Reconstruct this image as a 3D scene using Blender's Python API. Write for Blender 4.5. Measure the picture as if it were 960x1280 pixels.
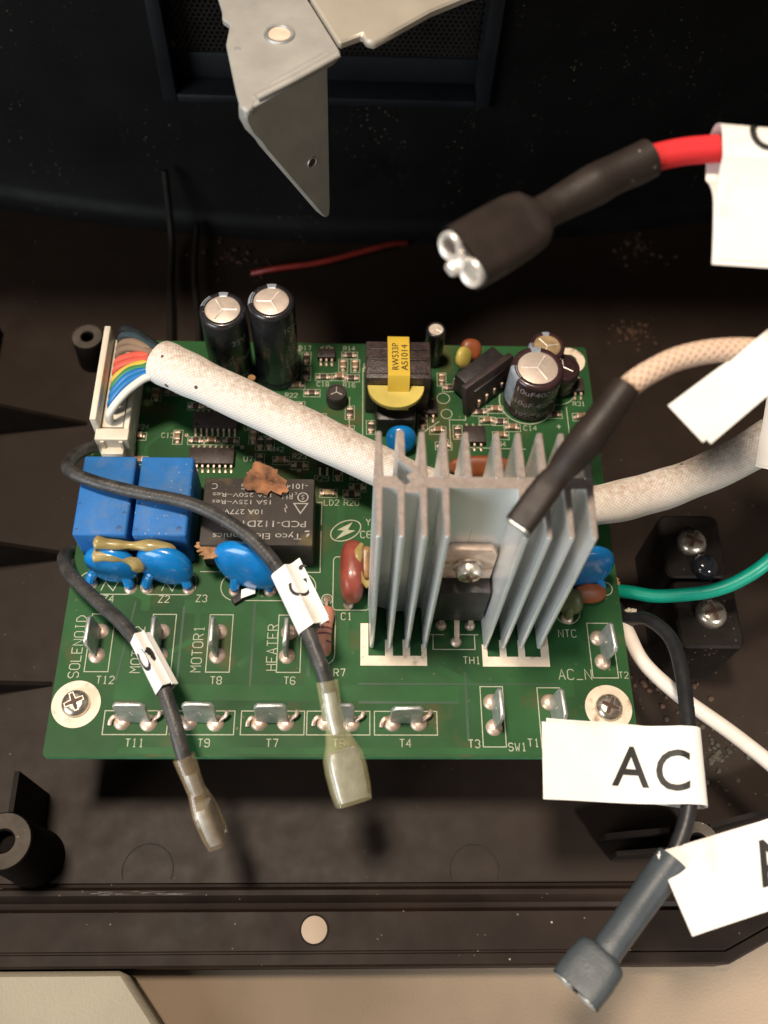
import bpy, bmesh, math, random
from mathutils import Vector, Matrix
random.seed(7)
R_ = math.radians
S = 0.001                      # all lengths below are written in millimetres

for o in list(bpy.data.objects): bpy.data.objects.remove(o)
sc = bpy.context.scene
COL = sc.collection

# ------------------------------------------------------------------ camera
cd = bpy.data.cameras.new("camera"); cam = bpy.data.objects.new("camera", cd); COL.objects.link(cam)
cam.location = Vector((58.286, -44.83, 183.209)) * S
cam.rotation_euler = (R_(28.2426), R_(-1.9995), R_(-0.4418))
cd.sensor_fit = 'VERTICAL'; cd.sensor_height = 4.54; cd.sensor_width = 3.42
cd.lens = 4.54 * 1186.56 / 1280
cd.clip_start = 0.005; cd.clip_end = 20
cd.dof.use_dof = True; cd.dof.focus_distance = 0.194; cd.dof.aperture_fstop = 1.9
sc.camera = cam

# ------------------------------------------------------------------ world and lamps (indoor, lamp behind left, window front left)
w = bpy.data.worlds.new("World"); sc.world = w; w.use_nodes = True
bg = w.node_tree.nodes['Background']; bg.inputs[0].default_value = (1.0, 0.90, 0.80, 1); bg.inputs[1].default_value = 0.09
def area(name, loc, target, size, power, col):
    l = bpy.data.lights.new(name, 'AREA'); l.shape = 'DISK' if isinstance(size, (int, float)) else 'RECTANGLE'
    if l.shape == 'DISK': l.size = size * S
    else: l.size, l.size_y = size[0] * S, size[1] * S
    l.energy = power; l.color = col
    o = bpy.data.objects.new(name, l); COL.objects.link(o); o.location = Vector(loc) * S
    o.rotation_euler = (Vector(target) - Vector(loc)).to_track_quat('-Z', 'Y').to_euler()
area("ceiling_lamp", (-70, 85, 820), (55, 40, 0), 120, 8.6, (1.0, 0.84, 0.68))
area("window_light", (-500, -400, 280), (55, 40, 0), (420, 420), 5.2, (0.90, 0.96, 1.0))
sp_ = bpy.data.lights.new("right_table_spot", "SPOT"); sp_.energy = 60.0; sp_.color = (1.0, 0.97, 0.93); sp_.spot_size = R_(21); sp_.spot_blend = 1.0; sp_.shadow_soft_size = 0.05  # narrow spot added to brighten the right end of the table
sp_o = bpy.data.objects.new("right_table_spot", sp_); COL.objects.link(sp_o); sp_o.location = Vector((430, -430, 380))*S; sp_o.rotation_euler = (Vector((215, -62, -40)) - Vector((430, -430, 380))).to_track_quat("-Z", "Y").to_euler()
sc.view_settings.view_transform = 'Standard'; sc.view_settings.look = 'None'
sc.view_settings.exposure = 0.0; sc.view_settings.gamma = 1.0; sc.view_settings.use_curve_mapping = False

# ------------------------------------------------------------------ materials
MATS = {}
def mat(name, col, rough=0.5, metal=0.0, var=0.25, vscale=300, bump=0.0, bscale=2000, spec=0.5, dust=0.0, dustcol=(0.35,0.30,0.24), dscale=1500, alpha=1.0, coat=0.0, trans=0.0, streak=None, col2=None, stain=None, sss=0.0):
    if name in MATS: return MATS[name]
    m = bpy.data.materials.new(name); m.use_nodes = True; nt = m.node_tree; N = nt.nodes; L = nt.links
    b = N['Principled BSDF']
    tc = N.new('ShaderNodeTexCoord')
    co = tc.outputs['Object']
    if streak:
        mp = N.new('ShaderNodeMapping'); mp.inputs['Scale'].default_value = streak; L.new(co, mp.inputs[0]); cv = mp.outputs[0]
    else: cv = co
    n = N.new('ShaderNodeTexNoise'); n.inputs['Scale'].default_value = vscale; n.inputs['Detail'].default_value = 5; L.new(cv, n.inputs['Vector'])
    r = N.new('ShaderNodeValToRGB'); r.color_ramp.elements[0].position = 0.32; r.color_ramp.elements[1].position = 0.70
    c2 = col2 or tuple(min(1, c * (1 + var)) for c in col)
    r.color_ramp.elements[0].color = (*[c * (1 - var) for c in col], 1); r.color_ramp.elements[1].color = (*c2, 1)
    L.new(n.outputs['Fac'], r.inputs[0]); out = r.outputs[0]
    if stain:                                  # brown residue patches with a shape of their own
        n3 = N.new('ShaderNodeTexNoise'); n3.inputs['Scale'].default_value = stain[1]; n3.inputs['Detail'].default_value = 6; L.new(co, n3.inputs['Vector'])
        r3 = N.new('ShaderNodeValToRGB'); r3.color_ramp.elements[0].position = stain[2]; r3.color_ramp.elements[1].position = stain[2] + 0.12
        r3.color_ramp.elements[0].color = (0,0,0,1); r3.color_ramp.elements[1].color = (stain[3],)*3 + (1,)
        L.new(n3.outputs['Fac'], r3.inputs[0])
        mx = N.new('ShaderNodeMixRGB'); L.new(r3.outputs[0], mx.inputs[0]); L.new(out, mx.inputs[1]); mx.inputs[2].default_value = (*stain[0], 1); out = mx.outputs[0]
    if dust:                                   # scattered specks
        v = N.new('ShaderNodeTexVoronoi'); v.inputs['Scale'].default_value = dscale; L.new(co, v.inputs['Vector'])
        sp = N.new('ShaderNodeSeparateColor'); L.new(v.outputs['Color'], sp.inputs[0])
        ra = N.new('ShaderNodeMath'); ra.operation = 'MULTIPLY'; ra.inputs[1].default_value = 0.30; L.new(sp.outputs[0], ra.inputs[0])
        lt = N.new('ShaderNodeMath'); lt.operation = 'LESS_THAN'; L.new(v.outputs['Distance'], lt.inputs[0]); L.new(ra.outputs[0], lt.inputs[1])
        gt = N.new('ShaderNodeMath'); gt.operation = 'LESS_THAN'; gt.inputs[1].default_value = dust; L.new(sp.outputs[1], gt.inputs[0])
        mu = N.new('ShaderNodeMath'); mu.operation = 'MULTIPLY'; L.new(lt.outputs[0], mu.inputs[0]); L.new(gt.outputs[0], mu.inputs[1])
        pn = N.new('ShaderNodeTexNoise'); pn.inputs['Scale'].default_value = 45; pn.inputs['Detail'].default_value = 4; L.new(co, pn.inputs['Vector'])
        pr = N.new('ShaderNodeMapRange'); pr.inputs['From Min'].default_value = 0.46; pr.inputs['From Max'].default_value = 0.62; L.new(pn.outputs['Fac'], pr.inputs['Value'])
        pm = N.new('ShaderNodeMath'); pm.operation = 'MULTIPLY'; L.new(mu.outputs[0], pm.inputs[0]); L.new(pr.outputs[0], pm.inputs[1]); mu = pm
        mx = N.new('ShaderNodeMixRGB'); L.new(mu.outputs[0], mx.inputs[0]); L.new(out, mx.inputs[1]); mx.inputs[2].default_value = (*dustcol, 1); out = mx.outputs[0]
    L.new(out, b.inputs['Base Color'])
    n2 = N.new('ShaderNodeTexNoise'); n2.inputs['Scale'].default_value = vscale * 1.7; n2.inputs['Detail'].default_value = 3; L.new(cv, n2.inputs['Vector'])
    mr = N.new('ShaderNodeMapRange'); mr.inputs['To Min'].default_value = max(0.03, rough - 0.12); mr.inputs['To Max'].default_value = min(1, rough + 0.12)
    L.new(n2.outputs['Fac'], mr.inputs['Value']); L.new(mr.outputs[0], b.inputs['Roughness'])
    b.inputs['Metallic'].default_value = metal; b.inputs['Specular IOR Level'].default_value = spec
    b.inputs['Alpha'].default_value = alpha; b.inputs['Coat Weight'].default_value = coat; b.inputs['Transmission Weight'].default_value = trans
    if sss: b.inputs['Subsurface Weight'].default_value = sss; b.inputs['Subsurface Scale'].default_value = 0.001
    if bump:
        bn = N.new('ShaderNodeTexNoise'); bn.inputs['Scale'].default_value = bscale; bn.inputs['Detail'].default_value = 4; L.new(cv, bn.inputs['Vector'])
        bp = N.new('ShaderNodeBump'); bp.inputs['Strength'].default_value = bump; bp.inputs['Distance'].default_value = 0.0002
        L.new(bn.outputs['Fac'], bp.inputs['Height']); L.new(bp.outputs[0], b.inputs['Normal'])
    MATS[name] = m; return m

def braid(name, col, nu, nv, dirt=None, dirtcol=(0.30,0.17,0.09), rough=0.85, speck=0.0, bump=0.5):
    """woven sleeve: two crossing diagonal wave sets along the tube's own UVs, settled dirt on one side"""
    m = bpy.data.materials.new(name); m.use_nodes = True; nt = m.node_tree; N = nt.nodes; L = nt.links; b = N['Principled BSDF']
    uv = N.new('ShaderNodeUVMap'); sx = N.new('ShaderNodeSeparateXYZ'); L.new(uv.outputs[0], sx.inputs[0])
    def mth(op, a, bb=None):
        q = N.new('ShaderNodeMath'); q.operation = op
        for i, x in enumerate((a, bb)):
            if x is None: continue
            if isinstance(x, (int, float)): q.inputs[i].default_value = x
            else: L.new(x, q.inputs[i])
        return q.outputs[0]
    U = mth('MULTIPLY', sx.outputs[0], nu); V = mth('MULTIPLY', sx.outputs[1], nv * 6.28318)
    s1 = mth('SINE', mth('ADD', U, V)); s2 = mth('SINE', mth('SUBTRACT', U, V))
    wv = mth('MAXIMUM', s1, s2)
    t = N.new('ShaderNodeMapRange'); t.inputs['From Min'].default_value = -0.6; L.new(wv, t.inputs['Value'])
    mx = N.new('ShaderNodeMixRGB'); L.new(t.outputs[0], mx.inputs[0]); mx.inputs[1].default_value = (*[c * 0.72 for c in col], 1); mx.inputs[2].default_value = (*col, 1); out = mx.outputs[0]
    tc = N.new('ShaderNodeTexCoord')
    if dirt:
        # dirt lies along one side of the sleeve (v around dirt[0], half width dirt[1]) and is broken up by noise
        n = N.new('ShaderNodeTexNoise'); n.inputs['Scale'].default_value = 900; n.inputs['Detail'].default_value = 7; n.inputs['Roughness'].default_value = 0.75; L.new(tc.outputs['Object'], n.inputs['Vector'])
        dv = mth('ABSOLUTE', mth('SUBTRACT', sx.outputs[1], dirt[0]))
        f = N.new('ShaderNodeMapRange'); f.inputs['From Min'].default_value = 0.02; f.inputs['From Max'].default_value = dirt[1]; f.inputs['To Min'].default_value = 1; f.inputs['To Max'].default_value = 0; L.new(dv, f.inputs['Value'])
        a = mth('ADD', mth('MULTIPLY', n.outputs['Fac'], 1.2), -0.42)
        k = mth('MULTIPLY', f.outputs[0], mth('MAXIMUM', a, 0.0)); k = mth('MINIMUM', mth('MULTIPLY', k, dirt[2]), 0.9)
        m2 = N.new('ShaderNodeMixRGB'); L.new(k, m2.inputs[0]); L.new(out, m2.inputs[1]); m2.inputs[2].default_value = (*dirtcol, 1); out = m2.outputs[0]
    if speck:
        v = N.new('ShaderNodeTexVoronoi'); v.inputs['Scale'].default_value = 420; L.new(tc.outputs['Object'], v.inputs['Vector'])
        sp = N.new('ShaderNodeSeparateColor'); L.new(v.outputs['Color'], sp.inputs[0])
        k = mth('MULTIPLY', mth('LESS_THAN', v.outputs['Distance'], mth('MULTIPLY', sp.outputs[0], 0.26)), mth('LESS_THAN', sp.outputs[1], speck))
        m3 = N.new('ShaderNodeMixRGB'); L.new(k, m3.inputs[0]); L.new(out, m3.inputs[1]); m3.inputs[2].default_value = (0.10, 0.05, 0.03, 1); out = m3.outputs[0]
    L.new(out, b.inputs['Base Color']); b.inputs['Roughness'].default_value = rough; b.inputs['Subsurface Weight'].default_value = 0.25; b.inputs['Subsurface Scale'].default_value = 0.002
    bp = N.new('ShaderNodeBump'); bp.inputs['Strength'].default_value = bump; bp.inputs['Distance'].default_value = 0.00015; L.new(wv, bp.inputs['Height']); L.new(bp.outputs[0], b.inputs['Normal'])
    return m

# plastics, metals
m_floor = mat('brown_black_plastic', (0.0165, 0.0098, 0.0062), 0.54, spec=0.20, var=0.10, bump=0.10, bscale=2600, dust=0.03, dscale=1500, dustcol=(0.10,0.08,0.06), vscale=120)
m_rim = mat('rim_plastic', (0.017, 0.0105, 0.0075), 0.52, spec=0.12, bump=0.06, bscale=900, dust=0.05, dscale=1300, vscale=90)
m_wall = mat('gloss_black_plastic', (0.0045, 0.0042, 0.004), 0.62, spec=0.12, bump=0.3, bscale=1500, dust=0.16, dscale=1250, dustcol=(0.10,0.09,0.06), vscale=60)
m_vent = mat('vent_plastic', (0.006, 0.0075, 0.009), 0.5, spec=0.3, bump=0.2, vscale=90)
m_grille = mat('grille_metal', (0.012, 0.010, 0.009), 0.5, metal=0.3, vscale=150)
m_postshade = mat('shaded_post_plastic', (0.005, 0.0035, 0.0028), 0.65, spec=0.07, bump=0.15, vscale=150)  # near-black colour carries the shadow on the boss sides
m_gusset = mat('gusset_plastic', (0.009, 0.006, 0.0045), 0.6, spec=0.12, bump=0.15, vscale=150)
m_bossface = mat('dusty_boss_face', (0.060, 0.048, 0.037), 0.65, spec=0.2, bump=0.3, vscale=300, dust=0.2, dscale=1500)
m_pcb = mat('solder_mask', (0.018, 0.078, 0.023), 0.55, var=0.30, vscale=55, stain=((0.10,0.07,0.025), 70, 0.56, 0.65), dust=0.10, dscale=900, dustcol=(0.16,0.14,0.08), spec=0.18)
m_pcbedge = mat('board_edge', (0.05, 0.20, 0.09), 0.6, vscale=300)
m_trace = mat('copper_under_mask', (0.021, 0.092, 0.027), 0.55, var=0.2, vscale=70, spec=0.18)
m_traced = mat('bare_under_mask', (0.011, 0.058, 0.021), 0.55, var=0.2, vscale=70)
m_silk = mat('silkscreen_ink', (0.40, 0.42, 0.30), 0.7, var=0.15, vscale=900)
m_silkw = mat('silkscreen_white', (0.78, 0.66, 0.52), 0.6, var=0.10, vscale=500, stain=((0.24,0.13,0.06), 330, 0.56, 0.8), dust=0.25, dscale=900, dustcol=(0.22,0.11,0.05))
m_solder = mat('solder', (0.66, 0.50, 0.40), 0.42, metal=0.6, var=0.25, vscale=700, bump=0.4, bscale=1500)
m_tin = mat('tinned_steel', (0.55, 0.56, 0.54), 0.42, metal=0.75, var=0.2, vscale=500, bump=0.2)
m_alu = mat('aluminium', (0.80, 0.82, 0.82), 0.30, metal=0.50, var=0.08, vscale=220, streak=(1, 1, 0.06), bump=0.12, bscale=1500)
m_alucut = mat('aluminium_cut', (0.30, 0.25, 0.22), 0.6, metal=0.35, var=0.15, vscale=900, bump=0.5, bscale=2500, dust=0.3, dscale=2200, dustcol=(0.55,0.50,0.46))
m_steel = mat('galvanised_steel', (0.40, 0.39, 0.36), 0.50, metal=0.30, var=0.10, vscale=160, bump=0.15, dust=0.05, dscale=900)
m_screw = mat('screw_steel', (0.62, 0.55, 0.47), 0.28, metal=0.9, var=0.2, vscale=500)
m_recess = mat('screw_recess', (0.075, 0.036, 0.022), 0.6, metal=0.1, vscale=700)
m_relayb = mat('blue_relay_plastic', (0.022, 0.145, 0.42), 0.55, spec=0.25, var=0.10, vscale=250, bump=0.25, bscale=3000, dust=0.35, dscale=1500, dustcol=(0.26,0.27,0.30), stain=((0.12,0.18,0.27), 260, 0.52, 0.30))
m_dot = mat('blue_relay_dark', (0.015, 0.07, 0.20), 0.5, vscale=400)
m_epoxy = mat('blue_epoxy', (0.004, 0.185, 0.52), 0.26, var=0.14, vscale=220, coat=0.4, bump=0.5, bscale=260, dust=0.12, dscale=1500)
m_redcap = mat('red_epoxy', (0.27, 0.055, 0.035), 0.38, var=0.2, vscale=250, coat=0.2)
m_orange = mat('orange_epoxy', (0.24, 0.065, 0.022), 0.45, var=0.25, vscale=300)
m_glue = mat('yellow_glue', (0.40, 0.31, 0.11), 0.30, var=0.25, vscale=280, coat=0.4, sss=0.3, alpha=0.8)
m_glueb = mat('brown_glue', (0.26, 0.15, 0.06), 0.4, var=0.35, vscale=300)
m_relayk = mat('grey_relay_plastic', (0.050, 0.042, 0.037), 0.62, spec=0.2, var=0.15, vscale=250, bump=0.5, bscale=3000, dust=0.25, dscale=1300, dustcol=(0.17,0.14,0.11), stain=((0.16,0.12,0.05), 160, 0.62, 0.6))
m_ink = mat('relay_print', (0.34, 0.32, 0.29), 0.7, var=0.3, vscale=1500)
m_black = mat('black_epoxy', (0.022, 0.018, 0.018), 0.42, var=0.3, vscale=350, bump=0.3, dust=0.2, dscale=1500, dustcol=(0.13,0.11,0.09))
m_ic = mat('ic_body', (0.036, 0.024, 0.022), 0.5, var=0.3, vscale=500, bump=0.4, dust=0.2, dscale=1800, dustcol=(0.12,0.10,0.08))
m_cap = mat('capacitor_sleeve', (0.016, 0.015, 0.018), 0.28, var=0.3, vscale=250, coat=0.25, dust=0.10, dscale=1100)
m_capb = mat('capacitor_sleeve_brown', (0.038, 0.018, 0.020), 0.28, var=0.3, vscale=250, coat=0.25, dust=0.10, dscale=1100)
m_capstripe = mat('capacitor_stripe', (0.24, 0.27, 0.31), 0.3, vscale=350)
m_captop = mat('capacitor_top', (0.60, 0.50, 0.42), 0.45, metal=0.35, var=0.10, vscale=500)
m_capgold = mat('capacitor_top_tan', (0.40, 0.28, 0.15), 0.45, metal=0.3, var=0.25, vscale=500)
m_capprint = mat('capacitor_print', (0.34, 0.29, 0.30), 0.5, vscale=900)
m_tape = mat('yellow_tape', (0.62, 0.42, 0.05), 0.33, var=0.12, vscale=200, coat=0.2, bump=0.1)
m_bobbin = mat('yellow_bobbin', (0.55, 0.44, 0.10), 0.40, var=0.12, vscale=200)
m_ferrite = mat('ferrite', (0.040, 0.026, 0.024), 0.45, var=0.4, vscale=500, bump=0.8, bscale=1600, dust=0.4, dscale=1500, dustcol=(0.16,0.12,0.10))
m_print = mat('black_print', (0.012, 0.011, 0.010), 0.6, vscale=500)
m_conn = mat('ivory_nylon', (0.66, 0.60, 0.49), 0.45, var=0.08, vscale=250, dust=0.15, dscale=1200, dustcol=(0.35,0.25,0.16), sss=0.1)
m_paper = mat('white_label', (0.84, 0.81, 0.76), 0.6, var=0.04, vscale=150, bump=0.5, bscale=160, stain=((0.55,0.44,0.34), 110, 0.60, 0.35))
m_shrinkb = mat('brown_black_shrink', (0.022, 0.015, 0.012), 0.52, spec=0.35, var=0.2, vscale=200, bump=0.3, bscale=1800, dust=0.05, dscale=1200)
m_shrinkg = mat('blue_grey_shrink', (0.050, 0.062, 0.070), 0.48, var=0.15, vscale=200, bump=0.3, bscale=1800, dust=0.05, dscale=1200)
m_wirek = mat('black_wire', (0.016, 0.016, 0.018), 0.42, var=0.3, vscale=300, bump=0.3, bscale=1200, dust=0.25, dscale=1700, dustcol=(0.10,0.09,0.08))
m_wired = mat('dusty_black_wire', (0.040, 0.038, 0.036), 0.45, var=0.5, vscale=350, bump=0.5, bscale=1500, dust=0.45, dscale=1700, dustcol=(0.16,0.14,0.12))
m_wirew = mat('white_wire', (0.78, 0.70, 0.62), 0.4, var=0.08, vscale=200)
m_green = mat('green_wire', (0.0, 0.30, 0.20), 0.4, var=0.1, vscale=250)
m_redw = mat('thin_red_wire', (0.20, 0.016, 0.010), 0.4, var=0.2, vscale=250)
m_clear = mat('clear_sleeve', (0.62, 0.57, 0.31), 0.10, var=0.15, vscale=300, alpha=0.24, spec=0.8, coat=1.0, bump=0.7, bscale=280)
m_clearb = mat('clear_sleeve_amber', (0.34, 0.25, 0.14), 0.18, var=0.3, vscale=220, alpha=0.36, spec=0.8, coat=1.0, bump=0.7, bscale=280)
m_flake = mat('rust_flake', (0.22, 0.095, 0.042), 0.8, var=0.8, vscale=300, bump=1.0, bscale=900)
m_flaket = mat('tan_flake', (0.36, 0.19, 0.085), 0.75, var=0.35, vscale=420, bump=1.0, bscale=900)
m_peach = mat('resistor_body', (0.50, 0.21, 0.13), 0.4, var=0.12, vscale=400, coat=0.2)
m_band = mat('resistor_band', (0.16, 0.045, 0.05), 0.4, vscale=400)
m_chip = mat('chip_resistor_body', (0.055, 0.035, 0.025), 0.4, var=0.4, vscale=600)
m_chipc = mat('chip_capacitor_body', (0.22, 0.13, 0.065), 0.45, var=0.25, vscale=600)
m_ledm = mat('led_body', (0.60, 0.42, 0.24), 0.4, vscale=600)
m_ntc = mat('green_epoxy', (0.10, 0.12, 0.04), 0.4, var=0.3, vscale=300)
m_peachlit = mat('triac_tab', (0.82, 0.62, 0.48), 0.42, metal=0.1, var=0.2, vscale=400, stain=((0.16,0.07,0.03), 500, 0.58, 0.7))  # lighter peach carries the lamp's reflection on the tab
m_table = mat('table_beige', (0.205, 0.155, 0.108), 0.75, var=0.14, vscale=32, bump=0.5, bscale=1800, spec=0.2)
m_sheet = mat('cream_board', (0.33, 0.295, 0.225), 0.75, var=0.10, vscale=40, bump=0.5, bscale=1800, spec=0.2)
m_dotc = mat('cream_dot', (0.38, 0.29, 0.21), 0.6, var=0.05, vscale=200)
m_blockp = mat('terminal_block_plastic', (0.009, 0.0065, 0.005), 0.55, spec=0.18, var=0.3, vscale=250, bump=0.3, dust=0.15, dscale=1100, dustcol=(0.14,0.10,0.08))
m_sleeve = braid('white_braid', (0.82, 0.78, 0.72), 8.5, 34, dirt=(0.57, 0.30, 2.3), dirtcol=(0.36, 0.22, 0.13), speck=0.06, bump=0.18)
m_sleeve2 = braid('beige_braid', (0.72, 0.52, 0.38), 4.4, 9, bump=0.6)
m_redbraid = braid('red_braid', (0.78, 0.022, 0.028), 7.0, 20, rough=0.6, bump=0.5)

# ------------------------------------------------------------------ object helpers
WM = {}
def link(name, me, parent=None, M=None, label=None, cat=None, group=None, kind=None):
    o = bpy.data.objects.new(name, me); COL.objects.link(o)
    M = M or Matrix.Identity(4)
    if parent is not None:
        o.parent = parent; o.matrix_parent_inverse = WM[parent].inverted()
    o.matrix_basis = M; WM[o] = M
    for k, v in (('label', label), ('category', cat), ('group', group), ('kind', kind)):
        if v: o[k] = v
    return o
def thing(name, loc, label, cat, group=None):
    return link(name, None, None, Matrix.Translation(Vector(loc) * S), label, cat, group)
class G:
    """collects geometry in millimetres"""
    def __init__(s): s.v = []; s.f = []; s.mi = []; s.uv = []; s.cur = 0
    def add(s, vs, fs, uvs=None):
        n = len(s.v); s.v += [tuple(x) for x in vs]; s.f += [tuple(i + n for i in f) for f in fs]
        s.mi += [s.cur] * len(fs); s.uv += uvs if uvs else [None] * len(fs)
        return s
    def mesh(s, name, mats, smooth=35):
        me = bpy.data.meshes.new(name); me.from_pydata([(a * S, b * S, c * S) for a, b, c in s.v], [], s.f)
        for m in (mats if isinstance(mats, (list, tuple)) else [mats]): me.materials.append(m)
        me.polygons.foreach_set('material_index', s.mi)
        if any(s.uv):
            ul = me.uv_layers.new(name='UVMap')
            for p, u in zip(me.polygons, s.uv):
                if u:
                    for li, q in zip(p.loop_indices, u): ul.data[li].uv = q
        if smooth:
            me.polygons.foreach_set('use_smooth', [True] * len(me.polygons)); me.set_sharp_from_angle(angle=R_(smooth))
        me.update(); return me
    def build(s, name, mats, parent=None, M=None, smooth=35, **k): return link(name, s.mesh(name, mats, smooth), parent, M, **k)
    # ---- shapes
    def box(s, x0, x1, y0, y1, z0, z1, bev=0.0, M=None, seg=2):
        bm = bmesh.new(); bmesh.ops.create_cube(bm, size=1.0, matrix=Matrix.Translation(((x0+x1)/2, (y0+y1)/2, (z0+z1)/2)) @ Matrix.Diagonal((x1-x0, y1-y0, z1-z0, 1)))
        if bev: bmesh.ops.bevel(bm, geom=bm.edges[:], offset=bev, segments=seg, affect='EDGES', profile=0.5)
        if M: bmesh.ops.transform(bm, matrix=M, verts=bm.verts)
        bm.verts.index_update(); s.add([v.co for v in bm.verts], [[v.index for v in f.verts] for f in bm.faces]); bm.free(); return s
    def prism(s, poly, z0, z1, M=None, bev=0.0):
        bm = bmesh.new(); vs = [bm.verts.new((x, y, z0)) for x, y in poly]; f = bm.faces.new(vs)
        f.normal_update()
        if f.normal.z > 0: f.normal_flip()
        r = bmesh.ops.extrude_face_region(bm, geom=[f]); bmesh.ops.translate(bm, vec=(0, 0, z1 - z0), verts=[g for g in r['geom'] if isinstance(g, bmesh.types.BMVert)])
        if bev:
            bm.normal_update()
            es = [e for e in bm.edges if len(e.link_faces) == 2 and e.calc_face_angle(0) > 0.6]
            bmesh.ops.bevel(bm, geom=es, offset=bev, segments=1, affect='EDGES')
        bmesh.ops.recalc_face_normals(bm, faces=bm.faces)
        if M: bmesh.ops.transform(bm, matrix=M, verts=bm.verts)
        bm.verts.index_update(); s.add([v.co for v in bm.verts], [[v.index for v in f.verts] for f in bm.faces]); bm.free(); return s
    def lathe(s, prof, c=(0, 0, 0), n=28, M=None, a0=0.0, a1=2*math.pi):
        """profile of (r, z) pairs turned about z at c"""
        vs = []; fs = []; full = abs(a1 - a0 - 2*math.pi) < 1e-6; m = n if full else n + 1
        for r, z in prof:
            for i in range(m):
                a = a0 + (a1 - a0) * i / n; vs.append(Vector((c[0] + r*math.cos(a), c[1] + r*math.sin(a), c[2] + z)))
        for j in range(len(prof) - 1):
            for i in range(n):
                k = (i + 1) % m; fs.append((j*m + i, j*m + k, (j+1)*m + k, (j+1)*m + i))
        if M: vs = [M @ v for v in vs]
        return s.add(vs, fs)
    def loft(s, pts, a, b=None, n=16, up=(0, 0, 1), ex=2.0, caps=(True, True), uoff=0.0):
        """tube along pts with half widths a (sideways) and b (along up), superellipse exponent ex; UVs: length in mm, turn 0..1"""
        m = len(pts); pts = [Vector(p) for p in pts]
        a = a if isinstance(a, (list, tuple)) else [a] * m
        b = a if b is None else (b if isinstance(b, (list, tuple)) else [b] * m)
        ex = ex if isinstance(ex, (list, tuple)) else [ex] * m
        up = Vector(up); vs = []; fs = []; uv = []; d = [0.0]
        for i in range(1, m): d.append(d[-1] + (pts[i] - pts[i-1]).length)
        for i, p in enumerate(pts):
            t = (pts[min(i+1, m-1)] - pts[max(i-1, 0)]).normalized()
            sd = t.cross(up)
            if sd.length < 1e-4: sd = t.cross(Vector((0, 1, 0)))
            sd.normalize(); u2 = sd.cross(t).normalized()
            for k in range(n):
                th = 2*math.pi*k/n - math.pi/2 ; c, q = math.cos(th), math.sin(th)
                e = 2.0 / ex[i]
                vs.append(p + sd * (a[i] * math.copysign(abs(c)**e, c)) + u2 * (b[i] * math.copysign(abs(q)**e, q)))
        for i in range(m - 1):
            for k in range(n):
                k2 = (k + 1) % n
                fs.append((i*n + k, i*n + k2, (i+1)*n + k2, (i+1)*n + k))
                u0, u1, v0, v1 = d[i] + uoff, d[i+1] + uoff, k/n, (k+1)/n
                uv.append(((u0, v0), (u0, v1), (u1, v1), (u1, v0)))
        if caps[0]: fs.append(tuple(range(n))[::-1]); uv.append(tuple((0, k/n) for k in range(n))[::-1])
        if caps[1]: fs.append(tuple((m-1)*n + k for k in range(n))); uv.append(tuple((d[-1], k/n) for k in range(n)))
        return s.add(vs, fs, uv)
    def ell(s, c, r, n=20, m=12, M=None, p=2.0):
        """superellipsoid with half axes r"""
        vs = []; fs = []
        M = M or Matrix.Identity(3)
        sg = lambda x, e: math.copysign(abs(x)**e, x)
        e = 2.0 / p
        for j in range(m + 1):
            ph = -math.pi/2 + math.pi*j/m
            for i in range(n):
                th = 2*math.pi*i/n
                vs.append(Vector(c) + M @ Vector((r[0]*sg(math.cos(ph), e)*sg(math.cos(th), e), r[1]*sg(math.cos(ph), e)*sg(math.sin(th), e), r[2]*sg(math.sin(ph), e))))
        for j in range(m):
            for i in range(n):
                k = (i+1) % n; fs.append((j*n+i, j*n+k, (j+1)*n+k, (j+1)*n+i))
        return s.add(vs, fs)
    def ribbon(s, pts, wd, z, closed=False):
        """flat line of width wd on a plane z with mitred corners"""
        P = [Vector(p[:2]) for p in pts]; m = len(P); vs = []; fs = []
        for i in range(m):
            a = P[i-1] if (i > 0 or closed) else None; b = P[(i+1) % m] if (i < m-1 or closed) else None
            d1 = (P[i]-a).normalized() if a is not None else None; d2 = (b-P[i]).normalized() if b is not None else None
            if d1 is None: d1 = d2
            if d2 is None: d2 = d1
            t = d1 + d2
            t = t.normalized() if t.length > 1e-5 else d1
            nn = Vector((-t.y, t.x)); k = wd/2/max(0.45, nn.dot(Vector((-d1.y, d1.x))))
            vs += [(P[i].x + nn.x*k, P[i].y + nn.y*k, z), (P[i].x - nn.x*k, P[i].y - nn.y*k, z)]
        for i in range(m if closed else m-1):
            j = (i+1) % m; fs.append((2*i+1, 2*j+1, 2*j, 2*i))
        return s.add(vs, fs)
def spline(pts, k=8):
    P = [Vector(p) for p in pts]; P = [P[0]*2 - P[1]] + P + [P[-1]*2 - P[-2]]; out = []
    for i in range(1, len(P)-2):
        p0, p1, p2, p3 = P[i-1:i+3]
        for j in range(k):
            t = j/k; out.append(0.5*((2*p1) + (p2-p0)*t + (2*p0-5*p1+4*p2-p3)*t*t + (3*p1-p0-3*p2+p3)*t**3))
    out.append(P[-2]); return out
def circ(cx, cy, r, n=32, a0=0, a1=360): return [(cx + r*math.cos(R_(a0+(a1-a0)*i/n)), cy + r*math.sin(R_(a0+(a1-a0)*i/n))) for i in range(n + (0 if a1-a0 == 360 else 1))]
def rrect(x0, y0, x1, y1, r, n=5):
    out = []
    for cx, cy, a in ((x1-r, y1-r, 0), (x0+r, y1-r, 90), (x0+r, y0+r, 180), (x1-r, y0+r, 270)):
        out += [(cx + r*math.cos(R_(a+90*i/n)), cy + r*math.sin(R_(a+90*i/n))) for i in range(n+1)]
    return out
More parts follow.
